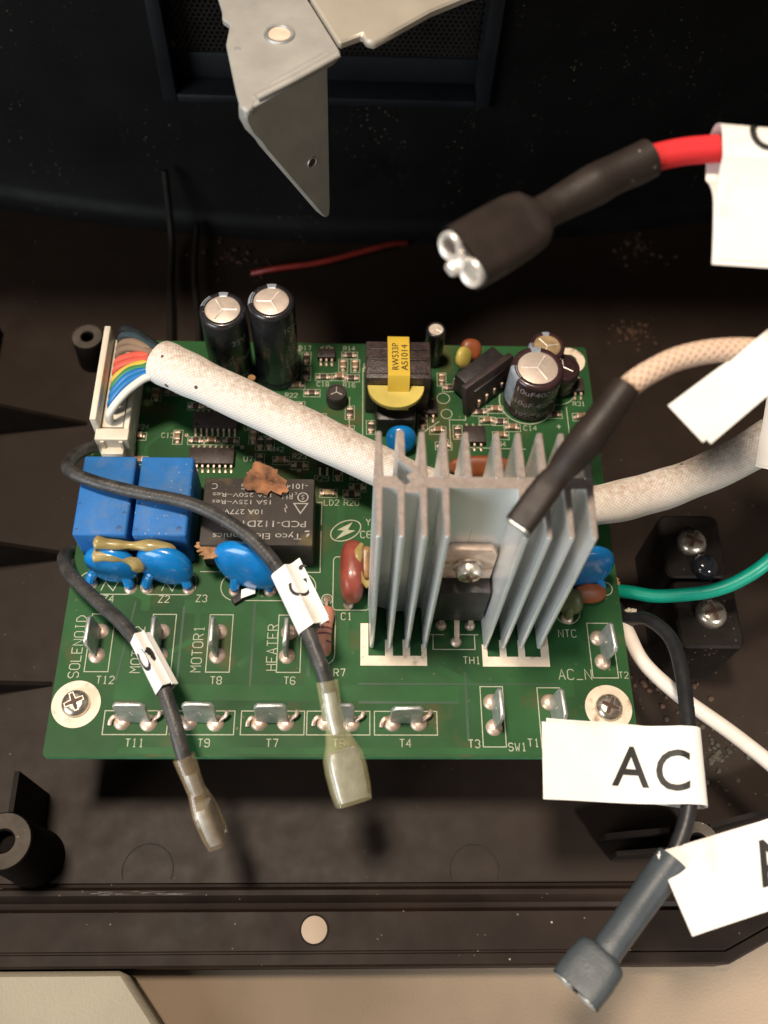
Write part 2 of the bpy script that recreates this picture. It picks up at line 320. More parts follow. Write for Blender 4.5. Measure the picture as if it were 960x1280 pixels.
FONT = dict(A="00 26 40;12 32", B="00 06 36 45 44 33 03;33 42 41 30 00", C="45 36 16 05 01 10 30 41", D="00 06 26 44 42 20 00", E="40 00 06 46;03 33", F="00 06 46;03 33", G="45 36 16 05 01 10 30 41 43 23", H="00 06;40 46;03 43", I="10 30;20 26;16 36", J="01 10 30 41 46", L="06 00 40", M="00 06 23 46 40", N="00 06 40 46", O="10 30 41 45 36 16 05 01 10", P="00 06 36 45 44 33 03", Q="10 30 41 45 36 16 05 01 10;22 40", R="00 06 36 45 44 33 03;23 40", S="01 10 30 41 42 33 13 04 05 16 36 45", T="20 26;06 46", U="06 01 10 30 41 46", V="06 20 46", W="06 10 23 30 46", Y="06 23 46;20 23", Z="06 46 00 40", _="00 40")
FONT.update({'0': FONT['O'], '1': "15 26 20;10 30", '2': "05 16 36 45 44 00 40", '3': "05 16 36 45 44 33 42 41 30 10 01", '4': "30 36 02 42", '5': "46 06 03 33 42 41 30 10 01", '6': "45 36 16 05 01 10 30 41 42 33 03", '7': "06 46 20", '8': "13 04 05 16 36 45 44 33 13 02 01 10 30 41 42 33", '9': "43 13 04 05 16 36 45 41 30 10 01", '+': "03 43;21 25", ' ': ""})
def stroke_text(g, txt, x, y, h, wd=0.17, rot=0, z=0.05, adv=1.0, center=True):
    """single-line lettering as printed by a board plotter; height h in mm"""
    u = h/6; cw = 4*u*0.9; pitch = cw*1.42*adv; tot = pitch*(len(txt)-1) + cw; c, q = math.cos(R_(rot)), math.sin(R_(rot)); x0 = -tot/2 if center else 0
    for i, ch in enumerate(txt):
        for k, st in enumerate(FONT[ch].split(';')):
            if not st: continue
            pp = [(x0 + i*pitch + int(p[0])*u*0.9, int(p[1])*u - (h/2 if center else 0)) for p in st.split()]
            cl = pp[0] == pp[-1] and len(pp) > 3
            if cl: pp = pp[:-1]
            g.ribbon([(x + a*c - b*q, y + a*q + b*c) for a, b in pp], wd, z + 0.012*k, cl)
def type_text(txt, h, shear=0.0, space=1.0, bold=0.0):
    """printed lettering: flat mesh of the built-in typeface, cap height h, origin at its lower left corner"""
    c = bpy.data.curves.new('lettering', 'FONT'); c.body = txt; c.size = h/0.70; c.shear = shear; c.space_character = space; c.resolution_u = 4; c.offset = h*bold
    o = bpy.data.objects.new('lettering', c); COL.objects.link(o); bpy.context.view_layer.update()
    me = o.to_mesh(); vs = [v.co.copy() for v in me.vertices]; fs = [tuple(p.vertices) for p in me.polygons]; o.to_mesh_clear()
    bpy.data.objects.remove(o); bpy.data.curves.remove(c); return vs, fs
def put_text(g, txt, h, M, shear=0.0, center=False, space=1.0, fit=None):
    vs, fs = type_text(txt, h, shear, space)
    if not vs: return
    wdt = max(v.x for v in vs)
    k = fit/wdt if fit else 1.0
    if center: vs = [v - Vector((wdt/2, 0, 0)) for v in vs]
    g.add([M @ Vector((v.x*k, v.y, v.z)) for v in vs], fs)
def T(x, y, z, rz=0, rx=0, ry=0): return Matrix.Translation((x, y, z)) @ Matrix.Rotation(R_(rz), 4, 'Z') @ Matrix.Rotation(R_(ry), 4, 'Y') @ Matrix.Rotation(R_(rx), 4, 'X')
def TS(x, y, z, rz=0, rx=0, ry=0): return T(x*S, y*S, z*S, rz, rx, ry)
def frame(o, ex, ey):
    """matrix with origin o, x axis ex, y axis near ey"""
    ex = Vector(ex).normalized(); ez = ex.cross(Vector(ey)).normalized(); ey = ez.cross(ex)
    m = Matrix((ex, ey, ez)).transposed().to_4x4(); m.translation = Vector(o); return m

# ================================================================== SETTING: table
FZ = -30.0                      # tray floor
TZ = -40.0                      # table top
G().box(-700, 800, -700, 700, TZ-20, TZ).build('table_top', m_table, label='pale beige table surface under the tray', kind='structure')
g = G(); g.prism([(-160, -160), (82.5, -120), (13.2, -35.4), (-160, -35.4)], TZ+0.2, TZ+9, bev=1.0)
g.build('cream_board', m_sheet, label='cream slab lying on the table at the lower left corner', cat='slab')

# ================================================================== HOUSING (tray and back wall)
hou = thing('appliance_housing', (55, 30, TZ), 'black plastic appliance housing, a tray with raised back wall around the circuit board', 'housing')
g = G(); g.box(-170, 290, -18.95, 210, FZ-3, FZ)
floor = g.build('tray_floor', m_floor, hou)
# front rim: profile swept along x, with the corner cut off at the right
prof = [(-18.9, FZ), (-19.1, FZ-0.7), (-19.7, FZ-0.6), (-20.0, FZ+1.2), (-20.6, FZ+1.9), (-21.6, FZ+1.9), (-22.4, FZ+1.1), (-22.9, FZ-0.3), (-24.0, FZ-0.6), (-24.7, FZ+0.4), (-32.0, FZ+0.5), (-32.2, FZ+0.2), (-32.5, FZ+0.2), (-32.7, FZ+0.5), (-34.6, FZ+0.5), (-35.0, FZ+0.1), (-35.0, FZ-9.5), (-32, FZ-9.5), (-32, FZ-5), (-18.9, FZ-5)]
def sweep(path, prof):
    vs = []; fs = []; n = len(prof)
    for (x, y0, dx, dy) in path:          # point on the inner line of the rim and outward direction per mm of depth
        for d, z in prof:
            k = -(d + 18.9); vs.append((x + dx*k, y0 + dy*k, z))
    for i in range(len(path)-1):
        for j in range(n): fs.append((i*n+j, i*n+(j+1) % n, (i+1)*n+(j+1) % n, (i+1)*n+j))
    fs.append(tuple(range(n))[::-1]); fs.append(tuple((len(path)-1)*n+j for j in range(n)))
    return vs, fs
g = G(); g.add(*sweep([(-170, -18.9, 0, -1), (134, -18.9, 0.17, -1), (172.4, -1.0, 0.42, -0.91), (290, 53.8, 0.42, -0.91)], prof))
rim = g.build('front_rim', m_rim, hou, smooth=30)
rnd_ = random.Random(5)           # pale scuffs rubbed into the ridge
for k in range(16):
    x = rnd_.uniform(3, 26); y = -21.1 + rnd_.uniform(-0.35, 0.35); g = G(); g.loft([(x, y, FZ+1.88), (x+rnd_.uniform(0.5, 1.4), y+rnd_.uniform(-0.08, 0.08), FZ+1.90), (x+rnd_.uniform(1.6, 4.5), y+rnd_.uniform(-0.12, 0.12), FZ+1.88)], [0.03, rnd_.uniform(0.05, 0.14), 0.03], [0.02, 0.05, 0.02], n=6); g.build('scuff', mat('pale_scuff', (0.09, 0.085, 0.08), 0.7, vscale=900), rim)
# faint circular ejector marks on the floor, groove shadow in their dark colour
for cx, cy, r, a0, a1 in ((16.2, -16.4, 5.3, -20, 200), (85.2, -16.6, 5.2, -20, 200)):
    g = G(); pts = [(x, y, FZ+0.02) for x, y in circ(cx, cy, r, 30, a0, a1)]; g.loft(pts, 0.16, 0.07, n=6)
    g.build('ejector_mark', mat('mark_shadow', (0.004, 0.003, 0.002), 0.8, vscale=300), floor)
g = G(); g.lathe([(0, 0.08), (2.45, 0.08), (2.65, 0.02), (2.65, -0.05)], (51.5, -28.1, FZ+0.48), 40); dot_ = g.build('round_dot', m_dotc, rim, label='small cream round dot on the front rim')
g = G(); g.lathe([(2.68, 0.03), (2.74, 0.06), (2.95, 0.06), (3.05, 0.02)], (51.5, -28.1, FZ+0.48), 40); g.build('dot_rim', m_gusset, dot_)
def boss(x, y, r, h, hole, name='screw_boss'):
    g = G(); g.lathe([(r*1.08, 0), (r, h*0.5), (r*0.97, h-0.3), (r*0.92, h), (hole+0.3, h), (hole, h-0.4), (hole, h-4), (0, h-4)], (x, y, FZ), 32)
    o = g.build(name, m_postshade, hou)
    q = G(); q.lathe([(r*0.925, h+0.02), (hole+0.35, h+0.02)], (x, y, FZ), 32); q.build('boss_face', m_bossface, o)
    return o
def gusset(p0, p1, h0, h1, th=1.0):
    """thin upright rib along the floor, height h0 at p0 and h1 at p1"""
    a = Vector((*p0, FZ-0.05)); b = Vector((*p1, FZ-0.05)); t = (b-a).normalized(); n = Vector((-t.y, t.x, 0))*th/2
    vs = [a-n, b-n, b+n, a+n, a-n+Vector((0,0,h0)), b-n+Vector((0,0,h1)), b+n+Vector((0,0,h1)), a+n+Vector((0,0,h0))]
    G().add(vs, [(3,2,1,0), (4,5,6,7), (0,1,5,4), (1,2,6,5), (2,3,7,6), (3,0,4,7)]).build('gusset_rib', m_gusset, hou)
boss(-7.4, -14.0, 5.6, 22.0, 2.0); gusset((-6.9, -8.6), (-7.2, -0.7), 22.0, 21.5)
boss(130.1, -13.0, 4.6, 12.0, 1.7); gusset((112.5, -10.7), (125.5, -9.9), 6.5, 9.0); gusset((114.5, -14.2), (125.8, -13.8), 6.0, 9.0); gusset((134.6, -9.0), (175, 0.5), 8.0, 11.0)
boss(-12.5, 116.5, 4.2, 10, 1.5)
gusset((-60, 88.5), (-12, 95.3), 31, 0.5); gusset((-60, 49.5), (-8.5, 56.6), 36, 0.5); gusset((-60, 17), (-10, 24), 25, 0.5); gusset((-40, 125), (-38, 72), 6.0, 2.6, 1.5)
for x, y in ((4.9, 10.3), (109.8, 9.8), (4.9, 95.7), (110.6, 95.7)):
    G().lathe([(3.4, 0), (3.0, 28.3), (0, 28.3)], (x, y, FZ), 24).build('board_standoff', m_postshade, hou)
# curved back wall with vent opening
def wy(x): return 167.2 + 0.00099*(x-58)**2
VX0, VX1, VZ0, VZ1 = 11.0, 91.0, 15.6, 56.0
cols = sorted(set([-170 + 20*i for i in range(10)] + [VX0, VX1] + [18+8*i for i in range(10)] + [100 + 19*i for i in range(11)]))
rows = [(FZ, 6.0), (FZ+0.8, 3.0), (FZ+2.5, 1.0), (FZ+5, 0.0), (-5, 0), (VZ0, 0), (VZ1, 0), (80, 0), (92, 0)]
g = G(); nr = len(rows); vs = [(x, wy(x) - dy + z*0.0, z) for x in cols for z, dy in rows]; vb = [(x, wy(x) + 3.0, z) for x in cols for z, dy in rows]
fs = []
for i in range(len(cols)-1):
    for j in range(nr-1):
        if VX0 - 0.1 <= cols[i] and cols[i+1] <= VX1 + 0.1 and j == 5: continue
        fs.append((i*nr+j, (i+1)*nr+j, (i+1)*nr+j+1, i*nr+j+1))
g.add(vs, fs); nb = len(g.v); g.add(vb, [tuple(reversed(f)) for f in fs])
top = [(i*nr+nr-1, (i+1)*nr+nr-1, nb+(i+1)*nr+nr-1, nb+i*nr+nr-1) for i in range(len(cols)-1)]; g.f += top; g.mi += [0]*len(top); g.uv += [None]*len(top)
wall = g.build('back_wall', m_wall, hou, smooth=50)
g = G(); g.box(-170, 290, 126, 200, 92.2, 95, 0.8); g.build('shade_panel', m_wall, hou)      # unseen panel added overhead to darken the floor behind the board
vent = G()                      # frame lip standing proud of the wall, opening set back
yv = wy(51) - 1.2
vent.box(VX0-2.4, VX0+1.2, yv, yv+9, VZ0-1, VZ1+3, 0.4); vent.box(VX1-1.2, VX1+2.4, yv, yv+9, VZ0-1, VZ1+3, 0.4)
vent.box(VX0+1.2, VX1-1.2, yv+0.1, yv+9.1, VZ0-1.2, VZ0+1.2, 0.4); vent.box(VX0+1.2, VX1-1.2, yv+0.1, yv+9.1, VZ1, VZ1+2.5, 0.4)
vf = vent.build('vent_frame', m_vent, hou)
G().box(VX0+1.2, VX1-1.2, yv+7.0, yv+8.0, VZ0+1.2, VZ0+8.4, 0.2).build('vent_ledge', m_vent, vf)
G().box(VX0-3, VX1+3, yv+26, yv+28, VZ0-5, VZ1+5).build('duct_back', m_wall, vf)
g = G(); pit = 1.35; yy = yv + 7.6; r0 = 0.46
nx = int((VX1-VX0-2.4)/pit); nz = int((VZ1-VZ0-8.4)/(pit*0.866))
for j in range(nz):
    for i in range(nx):
        cx = VX0+1.2+pit*(i+0.5+(0.5 if j % 2 else 0)); cz = VZ0+8.4+pit*0.866*(j+0.5)
        hx = [(cx + pit*0.577*math.cos(R_(60*k+30)), cz + pit*0.577*math.sin(R_(60*k+30))) for k in range(6)]
        hi = [(cx + r0*math.cos(R_(60*k+30)), cz + r0*math.sin(R_(60*k+30))) for k in range(6)]
        g.add([(a, yy, b) for a, b in hx] + [(a, yy, b) for a, b in hi] + [(a, yy+0.6, b) for a, b in hi], [(k, (k+1) % 6, 6+(k+1) % 6, 6+k) for k in range(6)] + [(6+k, 6+(k+1) % 6, 12+(k+1) % 6, 12+k) for k in range(6)])
g.build('mesh_grille', m_grille, vf, smooth=0)

# ================================================================== CIRCUIT BOARD
BW, BD = 115.0, 99.7
pcb = thing('circuit_board', (BW/2, BD/2, -1.6), 'green control circuit board crowded with relays, capacitors and a finned heatsink', 'circuit board')
g = G(); g.prism(rrect(0, 0, BW, BD, 0.8), -1.6, 0)
def top_only(me):
    for p in me.polygons:
        p.material_index = 0 if p.normal.z > 0.5 else 1
me = g.mesh('board', [m_pcb, m_pcbedge], smooth=0); top_only(me); board = link('board', me, pcb)
# copper areas showing through the mask
trs = []
def trace(pts, wd, m=None, z=0.015):
    g = G(); g.ribbon(pts, wd, z); trs.append(g.build('copper_trace', m or m_trace, pcb, smooth=0))
for i, (pts, wd) in enumerate([([(12, 12.8), (80, 12.6)], 3.2), ([(14, 1.2), (112, 1.2)], 1.3), ([(24, 31), (40, 31), (44, 27.5)], 3.0), ([(22, 21), (27, 24), (27, 30)], 1.2), ([(36, 18), (42, 24), (42, 30)], 1.6), ([(50.5, 12.6), (50.5, 20)], 2.4), ([(57, 16), (57, 28)], 2.0), ([(91, 16), (91, 4)], 2.6), ([(102, 12), (102, 22), (108, 29)], 2.4), ([(104, 36), (104, 60)], 3.4), ([(40, 60), (46, 60), (55, 68)], 1.0), ([(12, 63), (12, 70), (20, 78)], 0.8), ([(10, 64.5), (20, 62)], 0.8), ([(56, 47), (56, 55)], 1.6), ([(76, 18), (84, 14)], 1.4), ([(110, 40), (110, 74)], 2.0), ([(87, 70), (96, 74)], 1.6), ([(30, 79), (30, 84)], 1.0), ([(16, 30), (16, 33), (12, 35)], 1.8)]):
    trace(pts, wd, z=0.015 + 0.006*(i % 3))
for i, (pts, wd) in enumerate([([(60, 10.8), (80, 10.8)], 0.5), ([(12, 15), (14, 32)], 0.4), ([(24, 15), (24, 31)], 0.5), ([(38.5, 14), (38.5, 32)], 0.45), ([(50, 16), (50, 31)], 0.5), ([(81.5, 3), (81.5, 17)], 0.5), ([(60, 14.6), (100, 14.6)], 0.4)]): trace(pts, wd, m_traced, z=0.034 + 0.006*(i % 2))
# silkscreen ---------------------------------------------------------
def silk_lines(name, polys, wd=0.2, label=None):
    g = G()
    for i, (p, cl) in enumerate(polys): g.ribbon(p, wd, 0.055 + 0.008*(i % 4), cl)
    return g.build(name, m_silk, pcb, smooth=0)
def silk_text(txt, x, y, h, rot=0, wd=0.17, adv=1.0):
    g = G(); stroke_text(g, txt, x, y, h, wd, rot, 0.06, adv); return g.build('printed_lettering', m_silk, pcb, smooth=0)
def rectp(x0, y0, x1, y1): return [(x0, y0), (x1, y0), (x1, y1), (x0, y1)]
VT = [(5.5, 'T12'), (17.9, 'T10'), (29.5, 'T8'), (43.6, 'T6')]
for x, t in VT: silk_lines('terminal_outline', [(rectp(x, 16.9, x+4.7, 29.2), True)])
HT = [(10.7, 'T11'), (23.6, 'T9'), (37.2, 'T7'), (50.0, 'T5'), (63.2, 'T4')]
for x, t in HT: silk_lines('terminal_outline', [(rectp(x, 4.3, x+12.3, 9.0), True)])
silk_lines('terminal_outline', [(rectp(84.35, 2.0, 88.85, 14.1), True)])
silk_lines('terminal_outline', [(rectp(95.8, 1.8, 100.4, 13.9), True)])
silk_lines('terminal_outline', [(rectp(107.4, 16.0, 112.6, 27.8), True)])
for t, x, y, h, r in [('SOLENOID', 3.5, 22.2, 2.0, 90), ('MOTOR2', 15.5, 21.6, 2.0, 90), ('MOTOR1', 27.5, 21.8, 2.0, 90), ('HEATER', 42.5, 22.2, 2.0, 90), ('T12', 9.9, 15.2, 1.5, 0), ('T10', 20.5, 15.2, 1.5, 0), ('T8', 31.7, 15.2, 1.5, 0), ('T6', 46.3, 15.2, 1.5, 0), ('T11', 17.1, 2.7, 1.5, 0), ('T9', 30.3, 2.7, 1.5, 0), ('T7', 43.4, 2.7, 1.5, 0), ('T5', 56.3, 2.7, 1.5, 0), ('T4', 69.2, 2.7, 1.5, 0), ('T3', 82.6, 2.6, 1.5, 0), ('SW1', 91.0, 2.0, 1.5, 0), ('T1', 94.2, 2.8, 1.5, 0), ('T2', 113.7, 16.6, 1.3, 0), ('NTC', 103.1, 25.5, 1.6, 0), ('AC_N', 103.8, 16.7, 2.1, 0), ('TH1', 83.0, 19.6, 1.5, 0), ('Z4', 8.3, 32.6, 1.5, 0), ('Z2', 19.7, 32.6, 1.5, 0), ('Z3', 27.4, 32.8, 1.5, 0), ('C1', 57.5, 29.0, 1.5, 0), ('R7', 56.2, 16.9, 1.5, 0), ('R19', 59.6, 62.0, 1.4, 0), ('LD2', 53.9, 55.8, 1.4, 0), ('R20', 58.3, 55.8, 1.4, 0), ('R29', 51.6, 61.9, 1.4, 0), ('D1', 55.2, 65.8, 1.3, 0), ('R23', 46.5, 67.6, 1.3, 0), ('C13', 16.5, 72.8, 1.2, 0), ('U7', 35.0, 66.8, 1.3, 0), ('U6', 34.5, 75, 1.2, 0), ('R42', 41.5, 69.4, 1.2, 0), ('R24', 10.6, 75, 1.2, 0), ('C18', 51.3, 87.6, 1.2, 0), ('R16', 57.5, 87.4, 1.2, 0), ('D17', 46.8, 98.2, 1.2, 0), ('U3', 52, 98.3, 1.2, 0), ('R14', 57.4, 98.2, 1.2, 0), ('R22', 44, 84.3, 1.2, 0), ('C6', 61.5, 48, 1.6, 0), ('Y', 62.0, 51, 1.6, 0), ('+', 106.2, 76.5, 1.8, 0), ('C14', 99.5, 76.0, 1.3, 0), ('R31', 111.6, 83, 1.2, 0), ('Q4', 92.6, 71.5, 1.2, 0), ('Q2', 79.5, 72.0, 1.2, 0)]:
    silk_text(t, x, y, h, r, 0.15 if h < 1.45 else 0.19)
silk_lines('varistor_outline', [(rrect(1.8, 33.6, 13.8, 38.6, 2.0), True), ([(6.5, 34.4), (7.2, 36.4), (9.0, 34.4), (9.8, 36.4)], False)])
silk_lines('varistor_outline', [(rrect(14.6, 33.6, 26.0, 38.6, 2.0), True), ([(19, 34.4), (19.7, 36.4), (21.2, 34.4), (22, 36.4)], False)])
silk_lines('varistor_outline', [(rrect(31.2, 32.4, 51.0, 38.6, 3.0), True), ([(39, 34.0), (39.6, 36.6), (41.4, 34.0), (42, 36.6)], False)])
silk_lines('relay_outline', [([(50.6, 55.8), (51.8, 55.8), (51.8, 50.2)], False), ([(51.8, 48.8), (51.8, 38.9), (26.6, 38.9)], False)], 0.22)
silk_lines('capacitor_outline', [(rrect(54.6, 30.4, 62.2, 42.6, 0.8), True)])
silk_lines('resistor_outline', [(rrect(50.6, 18.6, 55.2, 31.0, 2.1), True), (circ(53.4, 32.8, 1.1, 20), True), ([(53.3, 31.0), (53.3, 31.7)], False)])
silk_lines('triac_outline', [([(75.2, 29.0), (84.8, 29.0)], False), ([(74.8, 25.1), (77.6, 25.1)], False), ([(80.8, 25.1), (84.6, 25.1)], False), ([(75.3, 25.0), (75.2, 21.9), (83.8, 21.9), (83.8, 25.0)], False)])
silk_lines('thermistor_outline', [(circ(103.6, 30.2, 2.6, 28), True), (circ(112.2, 35.6, 1.5, 20), True)])
silk_lines('capacitor_outline', [(circ(99.3, 83.6, 6.5, 40), True)], 0.25)
silk_lines('capacitor_outline', [(circ(106.5, 87.5, 4.9, 36), True), ([(108.5, 82), (108.5, 72)], False)], 0.2)
silk_lines('section_outline', [([(60.7, 68.5), (60.7, 92.5)], False), ([(57.6, 84), (57.6, 76)], False)], 0.2)
silk_lines('section_outline', [([(80.8, 70.3), (80.8, 78), (84.6, 78), (84.6, 81)], False), ([(74.8, 74.5), (78.4, 77.5)], False), (circ(79.6, 84, 1.5, 18), True), (circ(80.2, 79.6, 1.3, 18), True), ([(62, 70.5), (70, 70.5)], False), ([(83, 70.5), (98, 70.2)], False)], 0.18)
g = G()
el = [(57.1 + 3.5*math.cos(a)*math.cos(0.5) - 2.2*math.sin(a)*math.sin(0.5), 48.9 + 3.5*math.cos(a)*math.sin(0.5) + 2.2*math.sin(a)*math.cos(0.5)) for a in [2*math.pi*i/36 for i in range(36)]]
g.ribbon(el, 0.24, 0.06, True)
bolt = [(58.6, 51.0), (55.2, 49.0), (56.7, 48.9), (54.9, 46.7), (59.2, 48.9), (57.6, 49.1)]
g.add([(x, y, 0.075) for x, y in bolt], [(0, 1, 2, 5), (5, 2, 3, 4)])
g.build('lightning_emblem', m_silk, pcb, smooth=0)
for pts in ([rectp(60.4, 18.4, 73.9, 20.5), rectp(60.4, 20.5, 62.0, 27.5), rectp(65.4, 20.5, 67.0, 24), rectp(69.0, 20.5, 70.5, 24), rectp(72.8, 20.5, 73.9, 23)], [rectp(85.2, 18.3, 98.9, 20.4), rectp(97.2, 20.4, 98.9, 25.2), rectp(85.2, 20.4, 86.3, 23), rectp(88.8, 20.4, 90.2, 24), rectp(92.6, 20.4, 94.0, 24)]):
    g = G()
    for p in pts: g.add([(x, y, 0.05) for x, y in p], [(0, 1, 2, 3)])
    g.build('heatsink_footprint', m_silkw, pcb, smooth=0)
# mounting rings and screws ------------------------------------------
def ring(x, y, ro, ri):
    g = G(); g.lathe([(ro, 0.0), (ro, 0.09), (ri, 0.09), (ri, -0.5)], (x, y, 0), 40); return g.build('mounting_ring', m_silkw, pcb)
def screw(x, y, z, r, h, parent, rz=20, name='mounting_screw', label=None):
    M = TS(x, y, z, rz)
    g = G(); g.lathe([(r, 0), (r, h*0.30), (r*0.93, h*0.6), (r*0.75, h*0.88), (r*0.52, h), (0, h*1.02)], (0, 0, 0), 28)
    o = g.build(name, m_screw, parent, M, smooth=60, label=label)
    q = G(); q.cur = 0; L_, w_ = r*0.62, r*0.16
    cr = [(w_, w_), (L_, w_*0.8), (L_, -w_*0.8), (w_, -w_), (w_*0.8, -L_), (-w_*0.8, -L_), (-w_, -w_), (-L_, -w_*0.8), (-L_, w_*0.8), (-w_, w_), (-w_*0.8, L_), (w_*0.8, L_)]
    # cross recess: dark dished faces with raised bright lips
    q.prism(cr, h*0.70, h*1.06)
    q.build('cross_recess', m_recess, o, M, smooth=0)
    lp = G(); lp.ribbon([(a*1.08, b*1.08) for a, b in cr], r*0.06, h*1.065, True); lp.build('recess_lip', m_screw, o, M, smooth=0)
    return o
ring(4.9, 10.3, 4.75, 2.0); screw(4.9, 10.3, 0.1, 2.75, 1.7, pcb, 25)
ring(109.8, 9.8, 4.7, 2.0); screw(109.8, 9.8, 0.1, 2.75, 1.7, pcb, 65)
ring(110.6, 95.6, 3.8, 1.8)
# blade terminals ----------------------------------------------------
def blob(g, x, y, r, h): g.lathe([(r, 0.02), (r*0.93, h*0.35), (r*0.66, h*0.8), (r*0.3, h), (0, h*1.02)], (x, y, 0), 18)
def blade_mesh():
    g = G(); g.prism([(-3.1, 0.2), (3.1, 0.2), (3.1, 7.2), (2.4, 8.2), (-2.4, 8.2), (-3.1, 7.2)], -0.4, 0.4, Matrix.Rotation(R_(90), 4, 'X'), bev=0.15); return g.mesh('terminal_blade', m_tin)
bm_ = blade_mesh()
g = G(); g.lathe([(0.42, -0.45), (0.42, 0.45)], (0, 0, 0), 14, Matrix.Translation((0, 0, 4.6)) @ Matrix.Rotation(R_(90), 4, 'X')); dimple = g.mesh('blade_dimple', m_screw)
g = G()
for sx in (-1, 1): blob(g, sx*2.55, -0.2, 1.7, 0.85)
blobs = g.mesh('solder_joint', m_solder)
g = G(); g.loft(spline([(3.2, 0.1, 0.2), (3.9, 0.5, 1.2), (4.6, 0.9, 1.6), (4.9, 1.6, 2.4)], 5), 0.42, 0.3, n=8); g.loft(spline([(-3.2, 0, 0.2), (-4.0, 0.5, 1.0), (-4.6, -0.2, 0.9), (-4.8, -1.0, 0.3)], 5), 0.42, 0.3, n=8)
prongs = g.mesh('terminal_prong', m_solder)
def terminal(x, y, rz, tilt=0, prong=True):
    rz += random.uniform(-3, 3); tilt += random.uniform(-2.5, 2.5); M = TS(x, y, 0, rz)
    o = link('blade_terminal', bm_, pcb, TS(x, y, 0, rz, tilt)); link('blade_dimple', dimple, o, TS(x, y, 0, rz, tilt)); link('solder_joint', blobs, o, M)
    if prong: link('terminal_prong', prongs, o, M)
    return o
for i, (x, t) in enumerate(VT): terminal(x+1.9, 22.9, 90, (0, 2, -1, 1)[i], False)
for i, (x, t) in enumerate(HT): terminal(x+6.1, 6.9, 0, (-7, -6, -8, -6, -5)[i])
terminal(86.8, 8.4, -88, -2, False); terminal(98.4, 8.4, -89, -3, False); terminal(109.8, 22.0, -88, -3, False)
# blue relays --------------------------------------------------------
def blue_relay(x0, x1, y0, y1, h):
    g = G(); g.box(x0, x1, y0, y1, 0.3, h, 0.55, seg=3); o = g.build('relay', m_relayb, pcb, label='blue plastic relay')
    for dx, dy, r in ((x1-1.6, y0+1.6, 0.55), (x0+0.8, y0+1.2, 0.28), (x0+0.7, y0+7, 0.25), (x1-1.0, y0+5, 0.4)):
        G().lathe([(r, 0.01), (r*0.8, 0.03), (0, 0.03)], (dx, dy, h), 16).build('vent_dimple', m_dot, o)
blue_relay(2.7, 13.5, 40.9, 59.4, 12.8); blue_relay(14.5, 25.4, 40.9, 59.4, 12.8)
# disc varistors -----------------------------------------------------
def disc(name, c, r, th, nrm, mtl, legs=None, rot=0, asp=1.0, label=None):
    nrm = Vector(nrm).normalized(); q = Vector((0, 0, 1)).rotation_difference(nrm).to_matrix() @ Matrix.Rotation(R_(rot), 3, 'Z')
    g = G(); g.ell(c, (r, r*asp, th), 32, 16, q, 2.35); o = g.build(name, mtl, pcb, smooth=80, label=label)
    for lx, ly in legs or []:
        g = G(); g.loft(spline([(lx, ly, 0), (lx, ly, 1.2), (lx*0.85+c[0]*0.15, ly*0.6+c[1]*0.4, 3.0), (c[0]*0.4+lx*0.6, c[1]*0.7+ly*0.3, c[2]*0.7)], 5), [1.0]*3 + [0.75]*3 + [1.1]*10, n=10); g.build('varistor_leg', mtl, o)
        g = G(); blob(g, lx, ly, 1.35, 0.8); g.build('solder_joint', m_solder, o)
    return o
disc('disc_varistor', (37.2, 37.3, 6.8), 7.0, 2.5, (-0.30, -0.94, 0.16), m_epoxy, [(34.2, 34.6), (41.5, 34.6)], label='large glossy blue disc varistor')
disc('disc_varistor', (9.5, 38.0, 5.4), 5.4, 2.2, (-0.12, -0.97, 0.16), m_epoxy, [(4.4, 36), (12.6, 35.0)], rot=10)
disc('disc_varistor', (20.3, 37.8, 5.6), 5.9, 2.3, (-0.2, -0.97, 0.14), m_epoxy, [(16.0, 35), (24.6, 35.0)], rot=-10)
disc('disc_capacitor', (106.2, 37.6, 6.6), 6.4, 2.2, (0.1, -0.95, 0.2), m_epoxy, [(111.0, 35.2)])
disc('disc_capacitor', (108.2, 33.6, 2.2), 3.6, 1.2, (0.15, -0.6, 0.7), m_orange, asp=0.6)
disc('thermistor', (103.5, 31.2, 3.4), 2.8, 1.6, (-0.3, -0.6, 0.6), m_ntc, [(103.4, 28.9)])
disc('disc_capacitor', (69.2, 70.0, 4.0), 3.4, 1.7, (0.0, -0.9, 0.4), m_epoxy, [(67.8, 69.2)])
disc('disc_capacitor', (87.2, 64.0, 2.4), 7.5, 1.4, (0.0, -0.7, 0.7), m_orange, asp=0.34)
def glue(pts, rad, mtl=m_glue, jit=0.25, name='glue_bead'):
    pp = spline(pts, 6); ph = random.uniform(0, 6); rr = [rad*(1 + jit*math.sin(i*0.33+ph) + 0.5*jit*math.sin(i*0.71+2*ph)) for i in range(len(pp))]; rr[0] *= 0.4; rr[-1] *= 0.4
    G().loft(pp, rr, [x*0.8 for x in rr], n=12).build(name, mtl, pcb, smooth=80)
glue([(7.0, 39.9, 12.0), (10, 39.6, 11.3), (14, 39.6, 11.0), (18, 39.6, 10.8), (21.5, 39.2, 10.2), (22.3, 38.4, 9.0), (20.5, 38.2, 8.4)], 1.15)
glue([(6.5, 38.2, 9.2), (9.5, 37.9, 9.6), (12.5, 37.6, 9.0), (15.0, 37.0, 7.6), (15.2, 36.4, 6.0)], 1.2)
glue([(8, 40.3, 10), (12, 40.2, 9), (17, 40.1, 9), (20, 40.3, 8.2)], 1.0, m_glueb)
